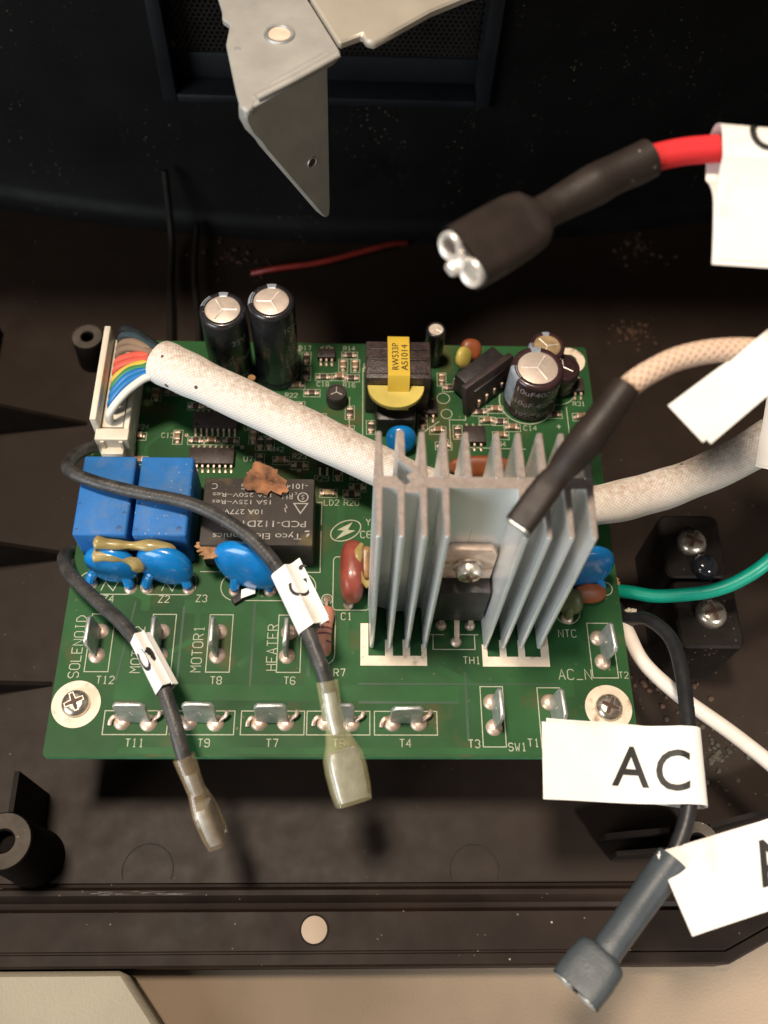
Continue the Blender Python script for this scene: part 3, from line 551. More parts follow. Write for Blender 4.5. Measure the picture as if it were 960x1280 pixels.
# grey power relay ---------------------------------------------------
RX0, RX1, RY0, RY1, RH = 27.6, 50.5, 40.2, 55.9, 10.2
G().box(RX0, RX1, RY0, RY1, 0.3, RH, 0.35, seg=2).build('power_relay', m_relayk, pcb); prel = pcb.children[-1] if False else [o for o in WM if o.name.startswith('power_relay')][0]
g = G(); Mr = lambda x, y: T(x, y, RH+0.03, 180)
put_text(g, "Tyco Electronics", 1.35, Mr(48.2, 42.9), fit=18.0); put_text(g, "PCD-112D1MH", 1.45, Mr(49.2, 45.8), fit=17.5)
put_text(g, "10A 277V~", 1.15, Mr(40.4, 48.4), fit=9.5); put_text(g, "15A 125V~Res", 1.0, Mr(42.0, 50.6), fit=12.5); put_text(g, "10A 250V~Res", 1.0, Mr(42.0, 52.3), fit=12.5)
put_text(g, "-1014", 1.25, Mr(49.2, 54.6), fit=4.6); put_text(g, "EG", 1.4, Mr(38.2, 54.5), fit=2.9); put_text(g, "C", 1.4, Mr(30.5, 54.5))
put_text(g, "RU", 1.3, Mr(46.2, 52.2), fit=2.3); put_text(g, "c", 0.9, Mr(47.0, 52.6))
g.ribbon(circ(48.2, 51.4, 1.05, 20), 0.22, RH+0.03, True); put_text(g, "S", 1.1, T(48.55, 51.95, RH+0.035, 180))
g.ribbon([(46.4, 49.9), (49.2, 49.9), (47.8, 47.6)], 0.26, RH+0.03, True); g.ribbon([(44.6, 49.7), (45.0, 48.9), (44.5, 48.7), (44.8, 47.8)], 0.18, RH+0.03)
g.add([(49.0, 43.6, RH+.03), (49.9, 43.6, RH+.03), (49.6, 43.3, RH+.03), (48.7, 43.3, RH+.03)], [(3, 2, 1, 0)]); g.add([(49.3, 42.9, RH+.03), (49.9, 42.9, RH+.03), (49.5, 42.2, RH+.03), (49.1, 42.2, RH+.03)], [(3, 2, 1, 0)])
g.build('printed_lettering', m_ink, prel, smooth=0)
# heatsink -----------------------------------------------------------
HZ = 50.6
hs = thing_ = None
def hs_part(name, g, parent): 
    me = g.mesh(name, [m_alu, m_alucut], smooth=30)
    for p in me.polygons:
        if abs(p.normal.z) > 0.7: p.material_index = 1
    return link(name, me, parent)
WY0, WY1 = 31.0, 33.1
g = G(); g.prism([(61.9, WY0), (64.6, WY0), (66.6, WY0-0.9), (69.2, WY0-0.9), (70.0, WY0), (97.6, WY0), (97.6, WY1), (69.6, WY1), (68.4, WY1+0.9), (67.2, WY1+0.2), (67.9, WY1-1.0), (67.0, WY1-1.6), (65.9, WY1-0.6), (65.6, WY1), (61.9, WY1)], 0.3, HZ-0.1)
hs = hs_part('heatsink', g, pcb); hs['label'] = 'finned extruded aluminium heatsink'
def fin(x, y0, y1, t0, t1, zt, r=0.25):
    """tapered fin, root thickness t0 at y0, tip thickness t1 at y1"""
    d = 1 if y1 > y0 else -1
    pts = [(x-t0/2, y0), (x-t1/2, y1 - d*r), (x-t1/2+r*0.7, y1), (x+t1/2-r*0.7, y1), (x+t1/2, y1 - d*r), (x+t0/2, y0)]
    g = G(); g.prism(pts, 0.2, zt, bev=0.17); hs_part('fin', g, hs)
for x in (62.7, 69.9, 73.5, 77.2, 82.4, 86.0, 89.6, 93.2, 96.9): fin(x, WY1-0.3, 41.8, 1.5, 1.0, HZ)
g = G(); g.prism([(65.6, 41.5), (65.9, 41.9), (66.5, 41.9), (66.9, 41.5), (67.0, 36.6), (69.2, 34.8), (69.2, WY1-0.2), (68.2, WY1-0.2), (68.4, 34.0), (65.9, 36.2)], 0.2, HZ); hs_part('fin', g, hs)
for x in (62.7, 66.3, 69.9, 73.5, 85.9, 89.6, 93.2, 96.9): fin(x, WY0+0.3, 22.0, 1.3, 0.85, HZ)
# triac bolted to the heatsink
g = G(); g.box(75.2, 84.9, 26.3, 30.0, 4.6, 18.6, 0.35); tri = g.build('triac', m_black, pcb, label='black triac with bare metal tab bolted to the heatsink')
g = G(); g.prism([(75.2, 18.3), (84.9, 18.3), (84.9, 28.6), (83.7, 30.8), (76.4, 30.8), (75.2, 28.6)], -30.95, -29.5, Matrix.Rotation(R_(90), 4, 'X'), bev=0.15); g.build('metal_tab', m_peachlit, tri)
Ms = Matrix.Translation((80.0, 29.5, 24.6)) @ Matrix.Rotation(R_(90), 4, 'X')
g = G(); g.lathe([(2.9, 0), (2.9, 0.6), (2.5, 0.9), (2.45, 2.0), (2.0, 2.7), (0, 2.9)], (0, 0, 0), 28, Ms); sc_ = g.build('bolt', m_screw, tri, smooth=50)
g = G(); g.box(-1.5, 1.5, -0.3, 0.3, 2.6, 2.97, 0, Ms @ Matrix.Rotation(R_(20), 4, 'Z')); g.box(-0.3, 0.3, -1.5, 1.5, 2.6, 2.96, 0, Ms @ Matrix.Rotation(R_(20), 4, 'Z')); g.build('cross_recess', m_recess, sc_)
for x, yb in ((77.0, 27.1), (80.0, 23.5), (83.0, 27.1)):
    g = G(); g.loft(spline([(x, 28.0, 5.0), (x, 27.9, 3.4), (x, (27.9+yb)/2, 2.2 if yb < 25 else 2.0), (x, yb, 1.0), (x, yb, 0)], 5), 0.55, 0.32, n=8, ex=4); blob(g, x, yb, 1.15, 0.9); g.build('lead', m_solder, tri)
g = G(); put_text(g, "BTA16", 1.3, Matrix.Translation((80.0, 26.27, 13.6)) @ Matrix.Rotation(R_(90), 4, 'X'), center=True)
g.build('printed_lettering', m_ic, tri, smooth=0)
# red film capacitor, glue, resistor ---------------------------------
g = G(); g.ell((58.6, 36.8, 5.2), (2.6, 6.3, 5.3), 24, 16, None, 2.9); rc = g.build('film_capacitor', m_redcap, pcb, smooth=80, label='dark red film capacitor')
g = G(); blob(g, 57.9, 31.6, 1.1, 0.8); blob(g, 57.9, 42.4, 1.0, 0.7); g.build('solder_joint', m_solder, rc)
glue([(60.6, 41.5, 9.0), (59.6, 39.0, 9.6), (59.5, 35.5, 9.3), (60.6, 33.4, 8.6), (62.0, 32.8, 7.6)], 0.9)
glue([(61.3, 41.2, 8.0), (61.2, 37.0, 7.6), (61.4, 34.2, 7.2)], 1.3, m_glueb)
g = G(); g.loft([(53.35, 30.2, 2.0), (53.35, 29.9, 2.0), (53.3, 29.3, 2.0), (53.2, 28.0, 2.0), (53.1, 26.5, 2.0), (52.9, 23.5, 2.0), (52.8, 22.0, 2.0), (52.75, 20.6, 2.0), (52.7, 20.0, 2.0), (52.7, 19.8, 2.0)], [0.9, 1.5, 1.8, 1.8, 1.65, 1.65, 1.8, 1.8, 1.4, 0.8], n=18); rs = g.build('axial_resistor', m_peach, pcb)
for y, wd in ((26.4, 0.5), (25.2, 0.4), (24.0, 0.4), (22.3, 0.5)):
    g = G(); g.lathe([(1.70, -wd/2), (1.72, 0), (1.70, wd/2)], (0, 0, 0), 20, Matrix.Translation((53.0, y, 2.0)) @ Matrix.Rotation(R_(90), 4, 'X')); g.build('colour_band', m_band, rs)
g = G(); g.loft(spline([(53.35, 30.0, 2.0), (53.4, 31.8, 1.9), (53.4, 32.8, 1.0), (53.4, 32.8, 0)], 5), 0.35, n=8); blob(g, 53.4, 32.8, 0.8, 0.6); g.build('lead', m_solder, rs)
# electrolytic capacitors --------------------------------------------
def ecap(x, y, r, h, mbody, mtop, rz=0, stripe=200, text=(), lean=(0, 0), label=None):
    M = TS(x, y, 0, 0, lean[0], lean[1])
    g = G(); g.lathe([(r*0.96, 0.2), (r, 0.7), (r, 1.6), (r*0.95, 2.1), (r, 2.6), (r, h-1.1), (r*0.985, h-0.5), (r*0.92, h-0.08), (r*0.85, h), (r*0.76, h-0.05), (r*0.75, h-0.35)], (0, 0, 0), 44)
    o = g.build('electrolytic_capacitor', mbody, pcb, M, smooth=50, label=label)
    t = G(); t.lathe([(r*0.76, h-0.36), (r*0.70, h-0.2), (0, h-0.22)], (0, 0, 0), 36); tp = t.build('aluminium_top', mtop, o, M, smooth=30)
    k = G()
    for a in (90, 210, 330):
        c, s_ = math.cos(R_(a+rz)), math.sin(R_(a+rz)); k.loft([(0, 0, h-0.17), (c*r*0.62, s_*r*0.62, h-0.17)], r*0.035, r*0.03, n=6)
    k.build('vent_score', mat('score_line', (0.78, 0.72, 0.64), 0.35, metal=0.2, vscale=500), tp, M)
    if stripe is not None:
        n_ = 8; a0, a1 = stripe-20, stripe+20; q = G(); q.lathe([(r*1.006, 2.7), (r*1.006, h-1.1), (r*0.99, h-0.5), (r*0.925, h-0.06), (r*0.80, h+0.01)], (0, 0, 0), n_, None, R_(a0), R_(a1)); q.build('polarity_stripe', m_capstripe, o, M, smooth=50)
    if stripe is not None:
        q = G(); q.lathe([(r*0.99, h-0.7), (r*0.93, h-0.04), (r*0.80, h+0.02), (r*0.70, h-0.18)], (0, 0, 0), 6, None, R_(78), R_(104)); q.build('sleeve_tab', m_capstripe, o, M, smooth=50)
    for txt, zc, hh, ang in text:
        vs, fs = type_text(txt, hh); wdt = max(v.x for v in vs); q = G()
        q.add([((r*1.008)*math.cos(R_(ang)+(v.x-wdt/2)/r), (r*1.008)*math.sin(R_(ang)+(v.x-wdt/2)/r), zc+v.y) for v in vs], fs); q.build('printed_lettering', m_capprint, o, M, smooth=0)
    return o
ecap(30.3, 89.6, 5.0, 24, m_cap, m_captop, 30, 150, [("105C", 5, 1.4, -55), ("470uF", 11, 1.6, -50), ("25V", 17, 1.6, -50)], label='tall black capacitor with bare aluminium top')
ecap(40.8, 90.4, 5.0, 26, m_cap, m_captop, 90, 170, [("470uF", 8, 1.5, -35), ("25V", 14, 1.6, -35), ("105C", 20, 1.5, -35)], label='tallest black capacitor, beside the board edge')
ecap(77.3, 94.9, 2.3, 12, m_cap, m_captop, 0, None)
ecap(99.6, 83.6, 6.0, 13.2, m_capb, m_captop, -30, 195, [("10uF400V", 9.9, 1.7, -95), ("10uF 400V", 5.7, 1.7, -90), ("105C KM", 1.9, 1.5, -92)], label='wide brown capacitor with printed values')
ecap(103.2, 92.6, 4.2, 9.6, m_capb, m_capgold, 40, 190)
ecap(106.9, 88.2, 4.0, 7.5, m_capb, m_capb, 0, None)
ecap(54.6, 82.6, 2.4, 4.2, m_relayk, m_relayk, 0, None)
G().loft([(33.5, 83.2, 0.2), (35.2, 84.0, 6), (35.4, 84.2, 7)], 0.9, n=8).build('film_capacitor', m_flaket, pcb)
# transformer --------------------------------------------------------
g = G(); g.box(61.2, 75.6, 79.4, 89.6, 9.6, 14.0, 0.4); g.box(61.2, 75.6, 79.6, 82, 0.4, 9.7, 0.3); g.box(61.2, 75.6, 87, 89.4, 0.4, 9.7, 0.3)
tf = g.build('transformer', m_ferrite, pcb, label='dark ferrite transformer wrapped with yellow tape')
for y0 in (80.5, 84.2, 87.0): G().box(61.9, 75.0, y0, y0+0.35, 13.9, 14.35, 0.1).build('core_ridge', m_ferrite, tf)
g = G(); g.prism([(x, y) for x, y in [(61.6, 79.3)] + [(67.9 + 6.3*math.cos(R_(a)), 79.3 + 5.8*math.sin(R_(a))) for a in range(180, 361, 12)]], 10.2, 11.4, bev=0.12); g.build('bobbin_flange', m_bobbin, tf)
g = G(); g.box(63.5, 72.5, 73.2, 80, 0.3, 6.8, 1.0); g.build('winding', m_black, tf)
tp_ = [(90.2, 9.0), (90.1, 15.0), (89.6, 15.3), (79.2, 15.2), (78.8, 14.6), (74.6, 3.2), (74.3, 1.0)]
g = G(); vs = []; fs = []
for y, z in tp_: vs += [(66.0, y, z), (70.8, y, z)]
n0 = len(tp_)
for i in range(n0): vs += [(66.0, tp_[i][0]-0.15, tp_[i][1]-0.35), (70.8, tp_[i][0]-0.15, tp_[i][1]-0.35)]
for i in range(n0-1): fs += [(2*i, 2*i+2, 2*i+3, 2*i+1), (2*n0+2*i, 2*n0+2*i+1, 2*n0+2*i+3, 2*n0+2*i+2), (2*i, 2*n0+2*i, 2*n0+2*i+2, 2*i+2), (2*i+1, 2*i+3, 2*n0+2*i+3, 2*n0+2*i+1)]
g.add(vs, fs); tape = g.build('yellow_tape', m_tape, tf, smooth=40)
g = G(); put_text(g, "RW533P", 1.45, T(68.35, 80.6, 15.33, 90), fit=7.4); put_text(g, "AS1014", 1.45, T(70.35, 80.6, 15.33, 90), fit=7.0); g.build('printed_lettering', m_print, tape, smooth=0)
# controller on its small heat spreader, yellow capacitors -----------
ic = G(); ic.box(-6.2, 6.2, -3.4, 3.4, 1.0, 7.0, 0.3, T(88.6, 87.6, 0, 42)); dip = ic.build('power_converter_chip', m_black, pcb)
G().box(-7.5, 7.5, -0.8, 0.8, 0.4, 9.4, 0.2, T(90.2, 84.0, 0, 40, -12)).build('heat_spreader', m_ic, dip)
for i in range(5):
    for s_ in (-1, 1): G().box(-5+2.5*i-0.3, -5+2.5*i+0.3, s_*3.9-0.4, s_*3.9+0.4, 0, 3.4, 0.1, T(88.6, 87.6, 0, 42)).build('pin', m_solder, dip)
disc('disc_capacitor', (84.2, 92.0, 5.2), 2.6, 1.2, (0.8, -0.5, 0.5), m_bobbin)
disc('disc_capacitor', (86.2, 95.2, 4.2), 2.6, 1.4, (0.2, -0.5, 0.7), m_orange)
# integrated circuits with gull-wing pins ----------------------------
def soic(cx, cy, lx, ly, n, p=1.27, rz=0):
    M = TS(cx, cy, 0, rz)
    g = G(); g.box(-lx/2, lx/2, -ly/2, ly/2, 0.15, 1.75, 0.15); o = g.build('integrated_circuit', m_ic, pcb, M)
    q = G(); q.loft([(-0.0, ly/2-0.2, 0.95), (0, ly/2+0.5, 0.92), (0, ly/2+0.75, 0.2), (0, ly/2+1.5, 0.12)], 0.24, 0.12, n=6, ex=4); pm = q.mesh('pin', m_solder)
    for i in range(n):
        for r in (0, 180):
            link('pin', pm, o, M @ Matrix.Translation(((-(n-1)/2+i)*p*S, 0, 0)) @ Matrix.Rotation(R_(r), 4, 'Z'))
    d = G(); d.lathe([(0.45, 1.76), (0.4, 1.77), (0, 1.77)], (-lx/2+0.9, -ly/2+0.8, 0), 12); d.build('index_mark', m_black, o, M)
soic(27.2, 76.2, 10.0, 4.2, 8); soic(27.0, 66.6, 10.0, 4.2, 8)
soic(52.0, 95.6, 4.2, 2.6, 3, 1.3); soic(52.0, 65.0, 2.6, 1.6, 2, 1.6); soic(86.2, 73.2, 5.0, 4.4, 3, 1.5); soic(76.2, 80.6, 3.4, 3.8, 2, 1.6); soic(111.5, 87.4, 2.8, 3.6, 2, 1.4)
# chip resistors and capacitors --------------------------------------
def chipmesh(name, l, wd, h, mb):
    g = G(); g.cur = 0; g.box(-l/2+0.4, l/2-0.4, -wd/2, wd/2, 0.05, h, 0.08); g.cur = 1
    for s_ in (-1, 1): g.box(s_*(l/2-0.22)-0.24, s_*(l/2-0.22)+0.24, -wd/2-0.03, wd/2+0.03, 0.03, h+0.03, 0.08); g.lathe([(0.5, 0.02), (0.34, 0.24), (0, 0.28)], (s_*(l/2+0.25), 0, 0), 10)
    return g.mesh(name, [mb, m_solder])
CH = {'r': chipmesh('chip_resistor', 2.2, 1.25, 0.55, m_chip), 'c': chipmesh('chip_capacitor', 2.1, 1.3, 1.0, m_chipc), 'l': chipmesh('indicator_led', 2.6, 1.3, 0.9, m_ledm)}
NM = {'r': 'chip_resistor', 'c': 'chip_capacitor', 'l': 'indicator_led'}
chips = [(18.8, 72.3, 90, 'c'), (37.5, 70.9, 90, 'r'), (37.6, 66.2, 90, 'r'), (39.6, 71.0, 90, 'r'), (35.9, 72.6, 90, 'c'), (47.2, 95.0, 90, 'r'), (47.3, 90.5, 90, 'r'), (57.5, 96.1, 0, 'r'), (56.0, 93.0, 90, 'c'), (58.9, 93.0, 90, 'c'), (51.4, 89.6, 0, 'r'), (55.2, 89.7, 0, 'c'), (45.2, 87.1, 0, 'c'), (58.0, 89.4, 0, 'r'), (46.6, 65.2, 0, 'r'), (55.2, 63.2, 90, 'r'), (59.6, 59.6, 0, 'r'), (53.2, 58.1, 0, 'l'), (58.3, 57.9, 0, 'r'), (9.8, 72.4, 0, 'c'), (10.8, 66.0, 0, 'c'), (11.4, 62.5, 0, 'c'), (16.5, 84.8, 0, 'c'), (12.8, 84.0, 90, 'c'), (42.4, 66.4, 0, 'c'), (50.5, 69.4, 90, 'r'), (44.4, 72.0, 0, 'r'), (95.3, 76.0, 0, 'c'), (111.6, 79.2, 0, 'c'), (112.0, 75.6, 90, 'r'), (91.6, 81.0, 0, 'c'), (89.6, 77.8, 0, 'c'), (92.6, 77.6, 0, 'r'), (88.0, 80.2, 0, 'r'), (78.0, 75.0, 0, 'c'), (74.6, 77.0, 90, 'r'), (82.6, 74.6, 90, 'r'), (79.2, 70.8, 0, 'c'), (92.5, 73.8, 0, 'c'), (62.8, 92.6, 0, 'r'), (48.8, 85.0, 0, 'r'), (57.7, 79.6, 90, 'r'), (56.9, 75.0, 0, 'c'), (50.4, 78.2, 0, 'r'), (46.2, 80.6, 90, 'c'), (109.6, 68.5, 0, 'r'), (111.6, 71.5, 0, 'c'), (22.2, 80.8, 0, 'r'), (26.4, 81.0, 0, 'c'), (30.8, 71.4, 0, 'r'), (26.6, 71.4, 0, 'c'), (23.0, 71.4, 0, 'r'), (34.6, 79.4, 90, 'r'), (62.6, 75.6, 90, 'r'), (73.0, 84.0, 90, 'c'), (79.4, 89.4, 90, 'c'), (81.4, 87.0, 0, 'r'), (108.0, 62.5, 90, 'r'), (105.4, 79.8, 0, 'r'), (97.8, 92.4, 90, 'c'), (93.0, 95.2, 0, 'r'), (45.0, 76.0, 0, 'r'), (49.5, 74.0, 90, 'c'), (64.2, 97.0, 0, 'c'), (69.8, 96.6, 0, 'r'), (73.4, 92.2, 90, 'c'), (43.8, 97.4, 0, 'c'), (60.2, 64.8, 90, 'r')]
for i, (x, y, rz, k) in enumerate(chips):
    link(NM[k], CH[k], pcb, TS(x, y, 0, rz + random.uniform(-3, 3)))
    g = G(); a, b = (1.9, 1.05) if rz == 0 else (1.05, 1.9); g.ribbon(rectp(x-a, y-b, x+a, y+b), 0.13, 0.052 + 0.008*(i % 3), True); g.build('component_outline', m_silk, pcb, smooth=0)
for i in range(46):
    x, y = random.uniform(3, 112), random.uniform(60, 98)
    if 60 < x < 99 and y < 66: continue
    G().lathe([(0.45, 0.03), (0.40, 0.07), (0.16, 0.07), (0.14, 0.04)], (x, y, 0), 12).build('via', m_traced if i % 3 else m_solder, pcb)
# ivory header for the harness plug ----------------------------------
g = G(); g.box(2.0, 9.6, 68.0, 95.5, 0.1, 4.2, 0.3); g.box(2.0, 3.4, 69.2, 94.6, 4.0, 11.6, 0.25); g.box(8.4, 9.6, 69.2, 94.6, 4.0, 7.6, 0.25)
hd = g.build('header_socket', m_conn, pcb, label='ivory plug socket at the board edge')
g = G(); g.box(2.6, 9.8, 66.4, 69.4, 0.2, 8.0, 0.3); g.box(3.6, 8.4, 64.6, 66.6, 0.2, 5.0, 0.3); g.build('latch', m_conn, hd)
g = G(); g.box(3.8, 4.6, 66.0, 66.5, 1.5, 7.5, 0.1); g.box(7.8, 8.6, 66.0, 66.5, 1.5, 7.5, 0.1); g.build('latch_rib', m_conn, hd)
# loose rusty flakes on the relay ------------------------------------
def flake(name, c, rx, ry, mtl, rz=0, curl=1.2, seed=1, n=20, label=None, grp=None, cat='flake', parent=None):
    rnd = random.Random(seed); k1, k2, k3 = [rnd.uniform(0, 6.3) for _ in range(3)]; rad = [0.76 + 0.11*math.sin(2*math.pi*i/n*3+k1) + 0.05*math.sin(2*math.pi*i/n*7+k2) + 0.05*math.sin(2*math.pi*i/n*13+k3) + 0.08*rnd.uniform(-1, 1) for i in range(n)]; vs = []; fs = []
    rings = 5
    for j in range(rings+1):
        for i in range(n):
            a = 2*math.pi*i/n; q = j/rings*rad[i]; x, y = rx*q*math.cos(a), ry*q*math.sin(a); z = curl*((x/rx)**2 - 0.3*(y/ry)) + 0.22*rnd.uniform(-1, 1)*(j > 0)
            vs.append((x, y, z))
    for j in range(rings):
        for i in range(n): k = (i+1) % n; fs.append((j*n+i, j*n+k, (j+1)*n+k, (j+1)*n+i))
    m = len(vs); vs += [(x, y, z-0.3) for x, y, z in vs]; fs += [tuple(reversed([i+m for i in f])) for f in fs]
    fs += [(rings*n+i, rings*n+i+m, rings*n+(i+1) % n+m, rings*n+(i+1) % n) for i in range(n)]
    return G().add(vs, fs).build(name, mtl, None, TS(*c, rz), smooth=40, label=label, cat=cat, group=grp)
flake('rust_flake', (40.3, 55.0, RH+0.7), 6.2, 4.4, m_flake, -28, 0.9, 3, 40, label='crumpled rust brown flake lying on the back edge of the grey relay')
flake('rust_flake', (31.6, 40.2, RH-0.9), 6.4, 2.8, m_flaket, 12, 0.35, 21, 40, label='tan flake between the grey relay and the large blue disc')

g = G(); g.box(-2.0, 2.0, -0.8, 0.8, 0.1, 1.3, 0.2, T(35.6, 32.9, 0, 35)); sc1 = g.build('cut_strip', m_print, None, label='short black and white scrap lying under the large blue disc', cat='scrap')
g = G(); g.prism([(-0.9, -0.9), (2.2, -0.9), (2.9, 0.9), (-0.2, 0.9)], 1.36, 1.55, T(36.2, 33.4, 0, 22)); g.build('white_face', m_paper, sc1)

# ================================================================== WIRE HARNESS
hn = thing('wire_harness', (55, 60, 0), 'thick white braided sleeve of coloured wires plugged into the ivory socket', 'wire harness')
spts = [(17.0, 81.0, 16.5), (22, 77.8, 17.4), (30, 73.4, 17.5), (45.0, 66.2, 16), (60, 59.4, 13.5), (72, 54.4, 11.5), (84, 50.4, 10.5), (96, 48.6, 11.0), (108.6, 48.4, 13.5), (118, 49.8, 15.5), (127, 52.4, 17), (138, 57.0, 19), (150, 63.8, 22), (175, 80, 28)]
pp = spline(spts, 10); nP = len(pp)
rad = [4.8 - 0.6*min(1, i/60) + 0.12*math.sin(i*0.23) + 0.08*math.sin(i*0.61) for i in range(nP)]
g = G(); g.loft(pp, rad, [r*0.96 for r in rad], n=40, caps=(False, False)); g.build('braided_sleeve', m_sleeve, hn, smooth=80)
g = G(); g.loft(pp[:12], [r*0.93 for r in rad[:12]], [r*0.9 for r in rad[:12]], n=32, caps=(False, True))
for k in range(len(g.f)): g.f[k] = tuple(reversed(g.f[k]))
g.uv = [None]*len(g.f); g.build('sleeve_lining', m_sleeve2, hn, smooth=80)
wc = {'black': (0.015, 0.018, 0.02), 'slate': (0.03, 0.05, 0.06), 'brown': (0.22, 0.15, 0.10), 'red': (0.60, 0.10, 0.065), 'yellow': (0.62, 0.40, 0.06), 'green': (0.05, 0.20, 0.07), 'blue': (0.012, 0.15, 0.40), 'white': (0.74, 0.70, 0.62)}
wl = [('black', 93.4), ('slate', 91.4), ('brown', 89.0), ('brown', 87.2), ('red', 84.6), ('red', 82.6), ('yellow', 80.0), ('green', 78.2), ('blue', 76.3), ('blue', 74.3), ('white', 71.4)]
for i, (c, y) in enumerate(wl):
    t = i/(len(wl)-1); ye = 84.6 - 6.9*t; xe = 16.6 - 1.2*t; zz = 16.6 + 1.6*math.sin(math.pi*t)*(1 if i % 2 else -0.5)
    end = Vector((19.5 - 0.5*t, 80.6 + 1.2*(0.5-t), 17.0)); md = Vector((xe, ye - 0.4, zz))
    path = spline([(5.6, y, 3.5), (5.4, y, 8.0), (6.4, y + 0.3*(1-t), 11.6), (9.8, y*0.62 + ye*0.38 + 0.6, 14.6 + 0.5*math.sin(i)), (13.4, y*0.25 + ye*0.75 + 0.3, 16.2), tuple(md), tuple(end)], 7)
    G().loft(path, 0.86, n=14).build('wire', mat('wire_' + c, wc[c], 0.38, var=0.10, vscale=250), hn, smooth=80, label=c + ' insulated wire')
g = G(); g.box(3.6, 8.2, 70.0, 94.0, 4.3, 7.4, 0.2); g.build('plug', m_conn, hn)

# ================================================================== LOOSE WIRES WITH TERMINALS AND FLAGS
def flag(parent, o, wd_, fl, length, height, rw, text=None, gap=0.28, over=(0.0, 0.6), lift=0.0, mtl=None):
    """paper flag folded round a wire: o point on the wire axis, wd_ wire direction, fl direction the flag points to"""
    ex = Vector(fl).normalized(); ey = Vector(wd_); ey = (ey - ex*ey.dot(ex)).normalized(); ez = ex.cross(ey)
    M = Matrix((ex, ey, ez)).transposed().to_4x4(); M.translation = Vector(o)
    pr = []
    for q in range(9): x = length*(1-q/8); pr.append((x if x > 0 else 0, None))
    top = [(length - (length-rw*1.2)*q/10, gap/2 + (rw-gap/2)*max(0, (q-6)/4)**2) for q in range(11)]
    arc = [(-(rw)*math.sin(R_(180*k/12))*1.0, rw*math.cos(R_(180*k/12))) for k in range(1, 12)]
    bot = [(x if i < 10 else length + over[0], -z) for i, (x, z) in enumerate(reversed(top))]
    pts = top + [(0.0, rw)] + arc + [(0.0, -rw)] + bot
    nrm = []
    g = G(); vs = []; fs = []; n = len(pts)
    for side in (0, 1):
        for yy in (-height/2, height/2):
            for i, (x, z) in enumerate(pts):
                a = Vector(pts[max(0, i-1)]); b = Vector(pts[min(n-1, i+1)]); t = (b-a).normalized(); nn = Vector((-t.y, t.x))
                sag = 0.30*math.sin(x*0.27 + yy*0.22)*min(1, max(0, x)/length)
                y2 = yy - (over[1] if (i > n/2 and x > 1) else 0)*(x/length if x > 0 else 0)
                vs.append(M @ Vector((x + nn.x*0.06*side, y2, z + nn.y*0.06*side + sag)))
    A, B, C, D = 0, n, 2*n, 3*n
    for i in range(n-1): fs += [(A+i, A+i+1, B+i+1, B+i), (C+i, D+i, D+i+1, C+i+1), (A+i, C+i, C+i+1, A+i+1), (B+i, B+i+1, D+i+1, D+i)]
    fs += [(A, B, D, C), (A+n-1, C+n-1, D+n-1, B+n-1)]
    f = g.add(vs, fs).build('label_flag', mtl or m_paper, parent, smooth=40)
    sg = 1.0 if ez.z > 0 else -1.0
    def surf(x, y):                                # point on the upper sheet, x away from the wire, y along it
        q = 10*(length-x)/(length-rw*1.2); z = gap/2 + (rw-gap/2)*max(0, (q-6)/4)**2
        if x < rw*1.2: z = math.sqrt(max(0.04, rw*rw - min(0, x)**2))
        sag = 0.30*math.sin(x*0.27 + y*0.22)*min(1, max(0, x)/length)
        return M @ Vector((x, y, sg*(z+0.16) + sag))
    f_surf[f.name] = surf
    return f, M
f_surf = {}
def flagtext(fl, txt, h, x0, y0, dx, dy, shear=0.0, fit=None):
    """print txt on a flag: lower left corner at flag coordinates (x0, y0), reading direction (dx, dy)"""
    vs, fs = type_text(txt, h, shear, bold=0.012); wdt = max(v.x for v in vs); k = fit/wdt if fit else 1.0; sf_ = f_surf[fl.name]
    n = math.hypot(dx, dy); dx, dy = dx/n, dy/n; a = sf_(x0, y0); up = sf_(x0 + 0.01*-dy, y0 + 0.01*dx) - a; rt = sf_(x0 + 0.01*dx, y0 + 0.01*dy) - a
    fl_ip = -1.0 if rt.cross(up).z < 0 else 1.0    # keep the letters readable from above
    bm = bmesh.new(); bv = [bm.verts.new(v) for v in vs]
    for f in fs:
        try: bm.faces.new([bv[i] for i in f])
        except ValueError: pass
    bmesh.ops.triangulate(bm, faces=bm.faces); bmesh.ops.subdivide_edges(bm, edges=[e for e in bm.edges if e.calc_length() > h*0.3], cuts=3, use_grid_fill=False); bmesh.ops.triangulate(bm, faces=bm.faces)
    bm.verts.index_update(); g = G()
    g.add([sf_(x0 + v.co.x*k*dx - fl_ip*v.co.y*dy, y0 + v.co.x*k*dy + fl_ip*v.co.y*dx) for v in bm.verts], [[v.index for v in f.verts] for f in bm.faces]); bm.free()
    return g.build('printed_lettering', m_print, fl, smooth=0)
def lettering(parent, M, txt, h, x, y, z, rz=0, shear=0.0, flip=False, fit=None, mtl=None, squash=1.0):
    g = G(); put_text(g, txt, h, M @ T(x, y, z, rz) @ Matrix.Diagonal((squash, 1, 1, 1)) @ (Matrix.Rotation(R_(180), 4, 'X') if flip else Matrix.Identity(4)), shear, fit=fit); return g.build('printed_lettering', mtl or m_print, parent, smooth=0)

